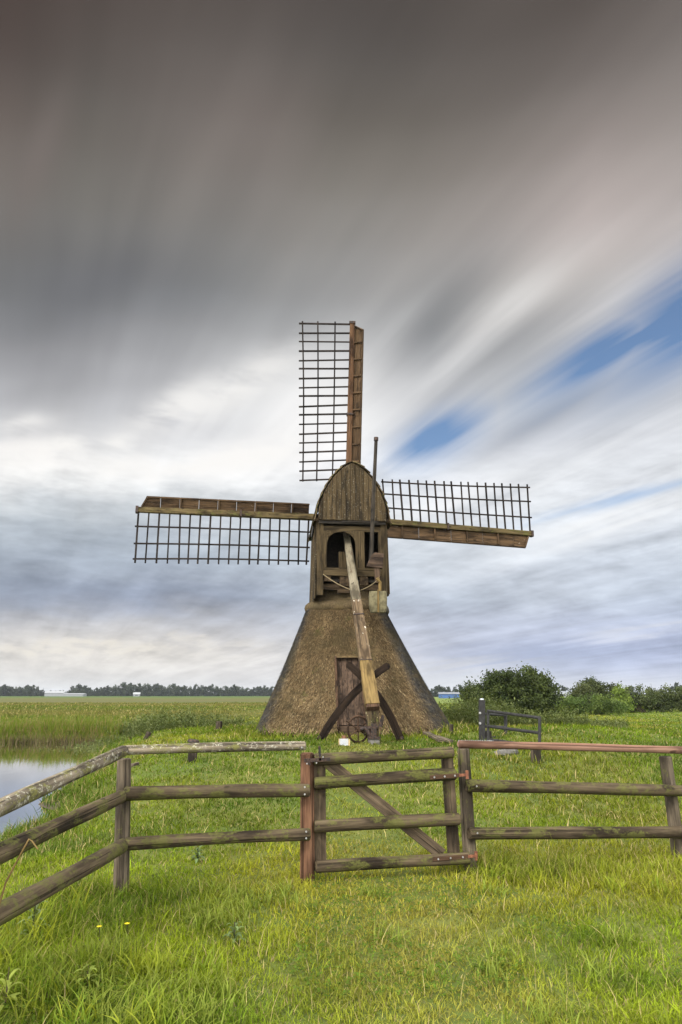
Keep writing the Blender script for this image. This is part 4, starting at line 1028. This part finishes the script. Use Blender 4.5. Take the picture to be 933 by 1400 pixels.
# ------------------------------------------------------------------ trees and bushes
def crown_mesh(blobs, n, leaf, c1, c2, clump=.35, seedn=0, zmin=.05):
    r = np.random.default_rng(100+seedn); V, C = [], []
    vol = np.array([b[3]*b[4]*b[5] for b in blobs]); share = vol**.8; share /= share.sum()
    for b, sh in zip(blobs, share):
        m = int(n*sh); nc = max(6, int(m/70))
        d = r.normal(size=(nc, 3)); d /= np.linalg.norm(d, axis=1)[:, None]; rad = r.uniform(.35, 1.05, (nc, 1))**.6
        cen = d*rad*np.array(b[3:6])+np.array(b[:3])
        k = r.integers(0, nc, m); q = cen[k]+r.normal(size=(m, 3))*clump*np.array([1, 1, .75])
        q[:, 2] = np.maximum(q[:, 2], zmin+r.random(m)*.2)
        tone = (.65+.7*r.random(nc))[k][:, None]
        f = r.random((nc, 1))[k]; cc = (c1*(1-f)+c2*f)*tone*r.uniform(.8, 1.2, (m, 1))
        a = r.normal(size=(m, 3)); a /= np.linalg.norm(a, axis=1)[:, None]; bb = np.cross(a, r.normal(size=(m, 3))); bb /= np.linalg.norm(bb, axis=1)[:, None]
        L = (leaf*r.uniform(.6, 1.4, m))[:, None]; W = L*.5
        V.append(np.stack([q-a*L*.5, q+bb*W*.5, q+a*L*.5, q-bb*W*.5], 1).reshape(-1, 3)); C.append(np.repeat(cc, 4, 0))
    V = np.concatenate(V); C = np.concatenate(C); return V, C, np.arange(len(V)).reshape(-1, 4)
def tree(name, P, blobs, n, leaf, c1, c2, label, cat, group=None, clump=.35, sd=0, trunk_h=1.2, tr=.12):
    t = thing(name, P, label, cat, group); V, C, Q = crown_mesh(blobs, n, leaf, np.array(c1), np.array(c2), clump, sd)
    np_mesh('crown', V, [Q], M['leaf'], t, C)
    b = MB(); P = Vector(P); r = random.Random(sd)
    for i in range(4):
        bl = blobs[i % len(blobs)]
        b.path([P+Vector((bl[0]*.2, bl[1]*.2, -.2)), P+Vector((bl[0]*.5, bl[1]*.5, trunk_h*.6)), P+Vector((bl[0]+r.uniform(-.4, .4), bl[1], bl[2]+bl[5]*.4))], tr, 7, tr*.35)
    b.build('trunk', M['stump'], t); return t
def gp(px, Y): 
    x = at(px, 950, Y).x; return Vector((x, Y, hz(x, Y)))
DG1, DG2 = (.023, .035, .011), (.048, .062, .018)
tree('bush', gp(689, 48), [(-.1, 0, 1.6, 1.7, 1.5, 1.5), (-1.3, .2, 1.2, 1.1, 1.1, 1.1), (.3, .3, 2.1, 1.1, 1.0, 1.2), (-.3, 0, 2.45, .85, .8, .9)], 15000, .17, DG1, DG2, 'large dark green bush left in the pair behind the metal gate', 'bush', 'pair of large bushes', .22, 1)
tree('bush', gp(728, 47), [(.1, 0, 1.6, 1.4, 1.4, 1.5), (.75, 0, 1.35, 1.0, 1.0, 1.2), (-.4, .2, 2.45, .85, .8, .9), (.5, 0, 2.35, .75, .7, .8)], 14000, .17, DG1, DG2, 'large dark green bush right in the pair behind the metal gate', 'bush', 'pair of large bushes', .22, 2)
tree('bush', gp(640, 44), [(0, 0, 1.0, .5, .5, 1.0), (.2, 0, 1.7, .35, .35, .7)], 2600, .15, DG1, DG2, 'slim loose bush leaning on the left of the big pair', 'bush', None, .2, 3)
tree('bush', gp(794, 70), [(0, 0, 1.2, 1.1, 1.2, 1.2), (.7, 0, 1.5, 1.0, 1.0, 1.05), (-.2, 0, 1.8, .75, .7, .7)], 7000, .2, (.036, .049, .019), (.068, .078, .029), 'grey green round bush beside the bramble mound', 'bush', None, .26, 4)
tree('bush', gp(822, 74), [(-.9, 0, 1.9, 1.3, 1.2, 1.25), (.5, 0, 1.6, 1.7, 1.2, 1.25), (2.1, 0, 1.1, 1.1, 1.1, .9)], 9000, .2, (.028, .040, .016), (.056, .066, .022), 'wide dark bush with a sparse left top behind the bramble mound', 'bush', None, .26, 5)
tree('bramble_mound', gp(800, 58), [(-1.8, 0, .65, 1.6, 1.2, .75), (.7, 0, .7, 2.1, 1.2, .75), (2.0, 0, .5, 1.0, 1.0, .55)], 8000, .17, (.045, .075, .018), (.085, .115, .028), 'low mound of green brambles in front of the wide bush', 'bush', None, .22, 6, .5, .05)
tree('young_tree', gp(849, 64), [(0, 0, .9, .85, .7, .95), (.1, 0, 1.6, .6, .5, .75)], 3600, .17, (.075, .115, .02), (.125, .165, .032), 'bright green young tree between the dark bush and the hedge', 'tree', None, .2, 7)
def hedge():
    bl = []; r = random.Random(4)
    for i in range(15): bl.append((-3.3+i*.47, r.uniform(-.3, .3), 1.15, .6, .8, 1.15+r.uniform(-.1, .15)))
    tree('hedge', gp(889, 66), bl, 12000, .18, (.036, .05, .019), (.068, .082, .030), 'tall upright grey green hedge at the right of the field', 'hedge', None, .2, 8, .8, .08)
hedge()
tree('hedge', gp(925, 90), [(-1.2, 0, .6, 1.6, .8, .8), (1.2, 0, .55, 1.6, .8, .75), (3.5, 0, .55, 1.6, .8, .7)], 3500, .2, (.06, .075, .025), (.11, .11, .04), 'low hedge beyond the tall one at the right edge', 'hedge', None, .25, 9, .4, .05)

def far_trees():
    r = random.Random(12); protos = []
    specs = []
    for i in range(6):
        bl = [(r.uniform(-2.0, 2.0), 0, r.uniform(2.2, 5.6), r.uniform(1.8, 3.0), 2.2, r.uniform(1.8, 2.8)) for _ in range(5)]+[(0, 0, 1.6, 3.2, 2, 1.7)]
        bl += [(r.uniform(-3, 3), 0, r.uniform(1.0, 2.0), 3.0, 2, 1.6) for _ in range(3)]
        V, C, Q = crown_mesh(bl, 2200, .95, np.array((.026, .036, .026)), np.array((.044, .054, .036)), .55, 200+i)
        t = thing('far_tree', (0, 0, 0), 'dark tree of the long tree line on the horizon', 'tree', 'trees along the far horizon')
        cr = np_mesh('crown', V, [Q], M['leaf'], t, C)
        b = MB(); b.tube((0, 0, -.5), (0, 0, 3.0), .2, .1, 7); tr = b.build('trunk', M['stump'], t); protos.append((t, cr, tr))
    spots = []
    px = -22
    def prof(px):  # height of the line of trees as seen along the horizon
        xs = [-30, 6, 22, 40, 62, 92, 104, 116, 124, 140, 152, 160, 182, 200, 222, 240, 262, 300, 340, 372, 420]
        hs = [6.5, 8.2, 6.4, 8.4, 4.0, 4.2, 8.2, 9.0, 6.0, 7.4, 7.2, 8.6, 9.2, 8.8, 7.6, 8.0, 7.2, 7.0, 6.6, 6.8, 6.5]
        return float(np.interp(px, xs, hs))
    while px < 408: spots.append((px, r.uniform(590, 640), prof(px))); px += r.uniform(4.6, 7.2)
    for px in (582, 590, 597, 603, 610, 617, 625, 633): spots.append((px, r.uniform(440, 470), r.uniform(4.6, 6.6)))
    for px in (905, 919, 931, 941, 952): spots.append((px, r.uniform(440, 480), {905: 4, 919: 6.2, 931: 7.4}.get(px, 5.5)))
    for px in (690, 760, 772, 862): spots.append((px, r.uniform(480, 520), r.uniform(5, 6.4)))
    for i, (px, Y, H) in enumerate(spots):
        p = gp(px, Y); k = i % 6
        if i < 6: t = protos[i][0]; kids = []
        else:
            t = protos[k][0].copy(); col.objects.link(t)
            for c in protos[k][1:]:
                c2 = c.copy(); col.objects.link(c2); c2.parent = t
        t.location = p; t.rotation_euler = (0, 0, r.choice((0, math.pi))+r.uniform(-.4, .4)); s = H/7.6; t.scale = (s*r.uniform(.8, 1.15), s, s*r.uniform(1.0, 1.35))
far_trees()

# ------------------------------------------------------------------ far buildings and masts
def building(px0, px1, Y, hwall, hroof, mwall, mroof, label, cat='building', windows=0, name='farm_building', gable=False):
    a, b_ = gp(px0, Y), gp(px1, Y); x0, x1 = a.x, b_.x; g = hz((x0+x1)/2, Y); D = (x1-x0)*.5
    t = thing(name, ((x0+x1)/2, Y+D/2, g), label, cat)
    b = MB(); b.box((x0, Y, g-.3), (x1, Y+D, g+hwall)); b.build('wall', mwall, t)
    b = MB(); o = .35
    b.prism([(Y-o, g+hwall+.003), (Y+D+o, g+hwall+.003), (Y+D/2, g+hwall+hroof)], 'x', (x0-o, x1+o), Matrix(((0, 1, 0, 0), (1, 0, 0, 0), (0, 0, 1, 0), (0, 0, 0, 1)))); b.build('roof', mroof, t)
    for i in range(windows):
        xx = x0+(x1-x0)*(i+.5)/windows; wv = (x1-x0)/windows*.22
        b = MB(); b.box((xx-wv, Y-.06, g+hwall*.35), (xx+wv, Y-.02, g+hwall*.75)); b.build('window', M['glass'], t)
building(61, 87, 575, 2.6, 1.6, M['white'], M['roof_white'], 'larger white barn with a pale roof in the far tree line', windows=0)
building(86.5, 114, 570, 1.7, .8, M['white'], M['roof_white'], 'long low white shed joined to the far barn', windows=0)
building(182.5, 191, 560, 1.6, 1.5, M['white'], M['roof_white'], 'tiny white hut in front of the far trees', windows=1)
building(601.5, 628, 300, 1.7, .75, M['blue'], M['roof_grey'], 'blue walled shed seen far off between the mill and the bushes', windows=0, name='blue_shed')
building(922, 948, 380, 2.0, 1.3, M['roof_white'], M['roof_grey'], 'grey roofed house far off at the right edge', windows=3, name='far_house')
building(758, 775, 400, 1.8, 1.5, M['roof_white'], M['roof_grey'], 'grey roofed house peeping out right of the big bushes', windows=2, name='far_house')
def masts():
    for px, Y, top, lab, r in ((892, 300, 935, 'slender lamp mast rising above the tall hedge',   .06), (352, 640, 939, 'lattice pylon above the far trees near the thatch', .11), (252, 640, 938, 'thin pylon above the far trees left of the mill', .11), (59, 640, 940, 'thin pylon above the white barn', .11)):
        p = gp(px, Y); q = at(px, top, Y); t = thing('mast', p, lab, 'mast')
        b = MB(); b.tube(p, (p.x, p.y, q.z), r*1.3, r*.7, 6); b.build('pole', M['gate_metal'], t)
        b = MB(); h = q.z
        if r > .08:
            for f in (.96, .86): b.beam((p.x-2.2, p.y, p.z+(h-p.z)*f), (p.x+2.2, p.y, p.z+(h-p.z)*f), .12, .12)
        else: b.beam((p.x-.5, p.y, h), (p.x+.5, p.y, h+.1), .3, .16)
        b.build('crossarm' if r > .08 else 'lamp_head', M['galv'], t)
masts()

# ------------------------------------------------------------------ sky, sun, camera
EXPO = 1.3
def s2l(c): return tuple(((v/255)/12.92 if v/255 <= .04045 else ((v/255+.055)/1.055)**2.4) for v in c)
SKY_Y = [0, 100, 200, 300, 400, 470, 540, 600, 640, 700, 760, 820, 860, 900, 945]
SKY_X = [0, 155, 311, 466, 622, 777, 933]
SKY = [
 [(76,66,62),(84,76,72),(88,81,77),(85,79,76),(86,80,76),(89,82,78),(106,99,95)],
 [(92,83,79),(93,88,84),(110,103,99),(97,92,88),(93,88,84),(110,103,99),(138,131,127)],
 [(112,103,98),(100,97,92),(126,117,113),(108,103,97),(108,103,97),(146,137,133),(150,143,139)],
 [(106,104,101),(113,111,108),(124,120,116),(128,125,121),(140,135,131),(166,158,155),(176,169,167)],
 [(108,109,111),(106,107,111),(126,127,128),(140,140,140),(148,147,146),(176,173,171),(196,192,190)],
 [(142,142,145),(142,143,146),(164,165,167),(172,173,174),(138,140,143),(184,184,185),(190,192,198)],
 [(182,183,186),(176,177,181),(206,207,209),(230,230,231),(182,184,188),(194,198,203),(208,210,216)],
 [(218,218,219),(206,207,210),(212,213,216),(250,250,250),(200,204,211),(205,208,215),(222,225,230)],
 [(252,250,248),(250,250,249),(250,250,250),(242,243,245),(232,234,238),(230,233,238),(230,234,240)],
 [(196,203,209),(194,201,207),(200,206,212),(214,219,225),(228,232,237),(226,231,237),(224,229,237)],
 [(168,178,191),(170,181,195),(182,192,203),(200,209,219),(213,220,228),(208,216,227),(208,217,229)],
 [(150,159,176),(151,160,178),(160,169,186),(184,194,207),(190,199,213),(198,206,219),(190,201,218)],
 [(206,206,208),(212,210,208),(198,199,204),(200,204,214),(190,198,216),(192,200,220),(186,196,221)],
 [(228,224,218),(230,226,219),(222,219,215),(216,216,218),(202,207,220),(172,185,215),(184,194,220)],
 [(220,221,222),(222,223,224),(220,220,222),(220,221,224),(216,219,225),(212,216,225),(214,217,225)]]
SKY[2] = [tuple(v*1.05 for v in c) for c in SKY[2]]; SKY[3] = [tuple(v*1.07 for v in c) for c in SKY[3]]; SKY[4] = [tuple(v*1.07 for v in c) for c in SKY[4]]; SKY[5] = [tuple(v*1.04 for v in c) for c in SKY[5]]
SKYN = np.clip(np.array(SKY, float), 0, 255)
def sky_col(px, py):
    py = min(max(py, 0), 945); px = min(max(px, 0), 933)
    i = min(max(np.searchsorted(SKY_Y, py)-1, 0), len(SKY_Y)-2); fy = (py-SKY_Y[i])/(SKY_Y[i+1]-SKY_Y[i])
    j = min(max(np.searchsorted(SKY_X, px)-1, 0), len(SKY_X)-2); fx = (px-SKY_X[j])/(SKY_X[j+1]-SKY_X[j])
    c = (SKYN[i, j]*(1-fx)+SKYN[i, j+1]*fx)*(1-fy)+(SKYN[i+1, j]*(1-fx)+SKYN[i+1, j+1]*fx)*fy
    return tuple(v/2**EXPO for v in s2l(c))
def pix(az, el):
    d = Vector((math.sin(az)*math.cos(el), math.cos(az)*math.cos(el), math.sin(el)))
    f = d.y*CT+d.z*ST; u = -d.y*ST+d.z*CT
    return 466.5+FPX*d.x/f, 700-FPX*u/f
AMB = 1.6       # unseen sky overhead and behind the camera, brightened to light the scene
def sky():
    w = bpy.data.worlds.new('World'); scene.world = w; w.use_nodes = True; t = T(w.node_tree)
    d = t.n('ShaderNodeTexCoord', _o=0); x, y, z = t.sep(d)
    el0 = t.m('ARCSINE', z); az0 = t.m('ARCTAN2', x, y)
    # cloud-deck coordinates, wind blowing along WA
    WA = math.atan(-.47); zz = t.add(t.m('MAXIMUM', z, 0.0), .07)
    fx, fy = math.sin(WA), math.cos(WA)
    u = t.m('DIVIDE', t.add(t.mul(x, fx), t.mul(y, fy)), zz); v = t.m('DIVIDE', t.sub(t.mul(x, fy), t.mul(y, fx)), zz)
    st1 = t.noise(t.xyz(t.mul(u, .20), t.mul(v, 1.05), 0), 1.0, 4, .5)
    st2 = t.noise(t.xyz(t.mul(u, .38), t.mul(v, 3.4), 3.7), 1.0, 4, .55, .3)
    st3 = t.noise(t.xyz(t.mul(u, .9), t.mul(v, 11), 9.1), 1.0, 3, .5)
    puff = t.noise(t.xyz(t.mul(az0, 9), t.mul(el0, 26), 1.3), 1.0, 4, .55, .2)
    puff2 = t.noise(t.xyz(t.mul(az0, 22), t.mul(el0, 80), 4.3), 1.0, 4, .6, .2)
    lowk = t.mr(el0, R_(24), R_(14)); hik = t.sub(1.0, lowk)
    wob = t.add(t.mul(t.sub(st1, .5), t.mul(hik, R_(5.5))), t.mul(t.sub(puff, .5), t.mul(lowk, R_(3))))
    wob = t.add(wob, t.mul(t.sub(st2, .5), t.mul(hik, R_(5))))
    el = t.add(el0, t.mul(wob, t.mr(el0, R_(1), R_(8)))); az = t.add(az0, t.mul(t.sub(st2, .5), R_(7)))
    cols = [R_(a) for a in (-33, -24, -16, -8, 0, 8, 16, 24, 33)]
    EMAX = R_(62); E0 = R_(-2); tt = t.m('DIVIDE', t.sub(el, E0), EMAX-E0)
    tot = None
    for i, A in enumerate(cols):
        stops = []
        for e in [-1, 0.3, 1.5, 3, 4.5, 6, 7.5, 9, 11, 13, 15, 17, 19, 21, 23.5, 26, 29, 32, 36, 40, 44, 48, 52]:
            px, py = pix(A, R_(e)); stops.append(((R_(e)-E0)/(EMAX-E0), sky_col(px, py)))
        rc = t.ramp(tt, stops, 'CARDINAL')
        if i == 0: wgt = t.mr(az, cols[0], cols[1], 1, 0, False)
        elif i == len(cols)-1: wgt = t.mr(az, cols[-2], cols[-1], 0, 1, False)
        else: wgt = t.m('MINIMUM', t.mr(az, cols[i-1], A, 0, 1, False), t.mr(az, A, cols[i+1], 1, 0, False))
        term = t.vm('MULTIPLY', rc, t.xyz(wgt, wgt, wgt))
        tot = term if tot is None else t.vm('ADD', tot, term)
    # wind-drawn streaks lighten and darken the deck
    sk = t.add(t.mul(t.sub(st1, .46), .6), t.add(t.mul(t.sub(st2, .47), .85), t.mul(t.sub(st3, .5), .25)))
    pk = t.add(t.mul(t.sub(puff, .48), .75), t.mul(t.sub(puff2, .5), .45))
    k = t.add(1.0, t.add(t.mul(sk, hik), t.mul(t.add(pk, t.mul(t.sub(st2, .5), .55)), t.mul(lowk, t.mr(el0, 0, R_(3), .4, 1)))))
    tot = t.vm('MULTIPLY', tot, t.xyz(k, k, k))
    # single streaks and patches, placed by bearing
    gx = t.m('DIVIDE', x, t.m('MAXIMUM', y, .05)); gz = t.m('DIVIDE', z, t.m('MAXIMUM', y, .05))
    gx = t.add(gx, t.mul(t.sub(st2, .5), .05)); gz = t.add(gz, t.mul(t.sub(st2, .5), .07))
    def blob(px, py, L, W, ang=None):
        c = ray(px, py); cx, cz = c.x/c.y, c.z/c.y
        a = math.atan2(cz, cx+.47) if ang is None else R_(ang)
        ca, sa = math.cos(a), math.sin(a); dx, dz = t.sub(gx, cx), t.sub(gz, cz)
        l = t.m('DIVIDE', t.add(t.mul(dx, ca), t.mul(dz, sa)), L); q = t.m('DIVIDE', t.sub(t.mul(dz, ca), t.mul(dx, sa)), W)
        return t.m('EXPONENT', t.mul(t.add(t.mul(l, l), t.mul(q, q)), -1.0))
    def tint(total, b, colr, amt, nz=None):
        f = t.mul(b, amt)
        if nz is not None: f = t.mul(f, nz)
        return t.mix(t.m('MINIMUM', f, 1.0), total, tuple(q/2**EXPO for q in s2l(colr)))
    n2 = t.mr(st2, .30, .62); n2i = t.mr(st2, .62, .40)
    tot = tint(tot, blob(690, 425, .13, .030, 42), (235, 233, 231), .75, n2)
    tot = tint(tot, blob(850, 400, .12, .022, 36), (232, 230, 228), .8, n2)
    tot = tint(tot, blob(600, 420, .14, .035, 48), (122, 124, 127), .55)
    tot = tint(tot, blob(760, 560, .16, .022, 30), (158, 163, 172), .7)
    tot = tint(tot, blob(880, 520, .13, .020, 30), (170, 175, 186), .5)
    tot = tint(tot, blob(430, 565, .13, .06, 42), (252, 251, 250), 1.0, n2)
    tot = tint(tot, blob(600, 520, .10, .022, 40), (244, 244, 244), .7, n2)
    tot = tint(tot, blob(520, 470, .12, .02, 50), (214, 214, 214), .5, n2)
    tot = tint(tot, blob(300, 625, .15, .020, 8), (252, 250, 248), .9, t.mr(puff, .35, .6))
    tot = tint(tot, blob(60, 618, .12, .020, 0), (252, 249, 246), .9, t.mr(puff, .38, .58))
    for bx, by_, bl_, bw_, ba in ((25, 582, .045, .014, 0), (95, 610, .035, .012, 5), (163, 603, .024, .013, 10), (20, 632, .05, .017, 0), (158, 640, .04, .017, 0), (262, 634, .08, .016, 5), (355, 622, .08, .028, 15), (330, 525, .12, .034, 30), (240, 552, .08, .026, 32)):
        tot = tint(tot, blob(bx, by_, bl_, bw_, ba), (252, 250, 247), .75, t.mr(puff, .2, .6))
    tot = tint(tot, blob(130, 395, .17, .05, 35), (104, 105, 109), .35)
    tot = tint(tot, blob(60, 535, .16, .022, 8), (132, 133, 137), .15)
    tot = tint(tot, blob(850, 700, .20, .03, 18), (250, 251, 252), .8, n2)
    tot = tint(tot, blob(800, 620, .20, .025, 24), (248, 249, 251), .8, n2)
    tot = tint(tot, blob(620, 690, .12, .02, 15), (252, 252, 252), .6, n2)
    tot = tint(tot, blob(620, 930, .10, .02, 10), (228, 231, 237), .5)
    tot = tint(tot, blob(55, 210, .13, .03, 80), (124, 115, 111), .6)
    tot = tint(tot, blob(120, 885, .22, .012, 0), (240, 234, 222), .7, t.mr(puff2, .38, .6))
    tot = tint(tot, blob(900, 860, .12, .009, 5), (226, 229, 236), .6, t.mr(puff, .35, .6))
    tot = tint(tot, blob(720, 890, .16, .012, 0), (172, 183, 210), .55)
    # added brightness in the unseen sky overhead and behind the viewer
    pos = t.xyz(t.mul(x, 1.3), t.mul(y, 1.3), t.mul(z, 2.2)); bn = t.noise(pos, 1.4, 4, .55)
    bk = t.mul(AMB, t.mr(bn, .3, .7, .75, 1.25)); bright = t.vm('MULTIPLY', (1.0, .985, .955), t.xyz(bk, bk, bk))
    out = t.m('MAXIMUM', t.mr(el0, R_(54), R_(66)), t.mr(t.m('ABSOLUTE', az0), R_(48), R_(85)))
    tot = t.mix(out, tot, bright)
    tot = t.mix(t.mr(el0, R_(-.3), R_(-3)), tot, (.10, .11, .08))
    # clear sky showing through rifts
    rift = t.m('MAXIMUM', t.mul(blob(945, 428, .18, .065, 37), 1.35), t.mul(blob(830, 482, .15, .038, 33), 1.2))
    rift = t.m('MAXIMUM', rift, t.mul(blob(600, 602, .085, .034, 28), 1.05))
    rift = t.m('MAXIMUM', rift, t.mul(blob(860, 680, .16, .008, 15), .55))
    rift = t.m('MULTIPLY', rift, t.add(.68, t.mul(t.mr(t.add(t.mul(st2, .6), t.mul(st3, .4)), .62, .38), .7)), clamp=True)
    sk_ = t.n('ShaderNodeTexSky', sky_type='NISHITA', sun_disc=False, sun_elevation=R_(38), sun_rotation=SUN_ROT, altitude=0, air_density=1.0, dust_density=.6, ozone_density=2.5)
    bg1 = t.n('ShaderNodeBackground', i_Color=tot, i_Strength=1.0); bg2 = t.n('ShaderNodeBackground', i_Color=sk_, i_Strength=.052)
    mx = t.n('ShaderNodeMixShader', i_0=rift, i_1=bg1, i_2=bg2)
    o = t.t.nodes.new('ShaderNodeOutputWorld'); t.t.links.new(mx, o.inputs[0])
    w.cycles.sampling_method = 'MANUAL'; w.cycles.sample_map_resolution = 512
SUN_ROT = R_(215)
sky()
sun = bpy.data.lights.new('sun', 'SUN'); sun.energy = 1.5; sun.angle = R_(10); sun.color = (1, .93, .82)
so = bpy.data.objects.new('sun', sun); col.objects.link(so)
# sun behind the photographer's left shoulder, veiled by cloud
sd = Vector((math.sin(SUN_ROT)*math.cos(R_(38)), math.cos(SUN_ROT)*math.cos(R_(38)), math.sin(R_(38))))
so.rotation_euler = sd.to_track_quat('Z', 'Y').to_euler(); so.location = sd*60

hz_m = bpy.data.materials.new('thin_air_haze'); hz_m.use_nodes = True; ht = T(hz_m.node_tree)
pv = ht.n('ShaderNodeVolumePrincipled', i_Color=(.80, .87, 1.0), i_Density=.00010, i_Anisotropy=.2); ho = ht.t.nodes.new('ShaderNodeOutputMaterial'); ht.t.links.new(pv, ho.inputs['Volume'])
hb_ = MB(); hb_.box((-2400, -60, -3), (2400, 2700, 18)); tag(hb_.build('haze', hz_m), 'thin pale air over the fields', 'haze', kind='stuff')
cam = bpy.data.cameras.new('camera'); co = bpy.data.objects.new('camera', cam); col.objects.link(co)
cam.sensor_fit = 'VERTICAL'; cam.sensor_height = 36; cam.lens = 36*FPX/1400; cam.clip_end = 6000; cam.clip_start = .05
co.location = (0, 0, EYE); co.rotation_euler = (math.pi/2+PITCH, 0, 0); scene.camera = co
scene.view_settings.view_transform = 'Standard'; scene.view_settings.look = 'None'; scene.view_settings.exposure = EXPO; scene.view_settings.gamma = 1
scene.render.engine = 'CYCLES'; scene.cycles.use_denoising = True; scene.render.filter_size = 1.15
scene.cycles.max_bounces = 6; scene.cycles.transparent_max_bounces = 4
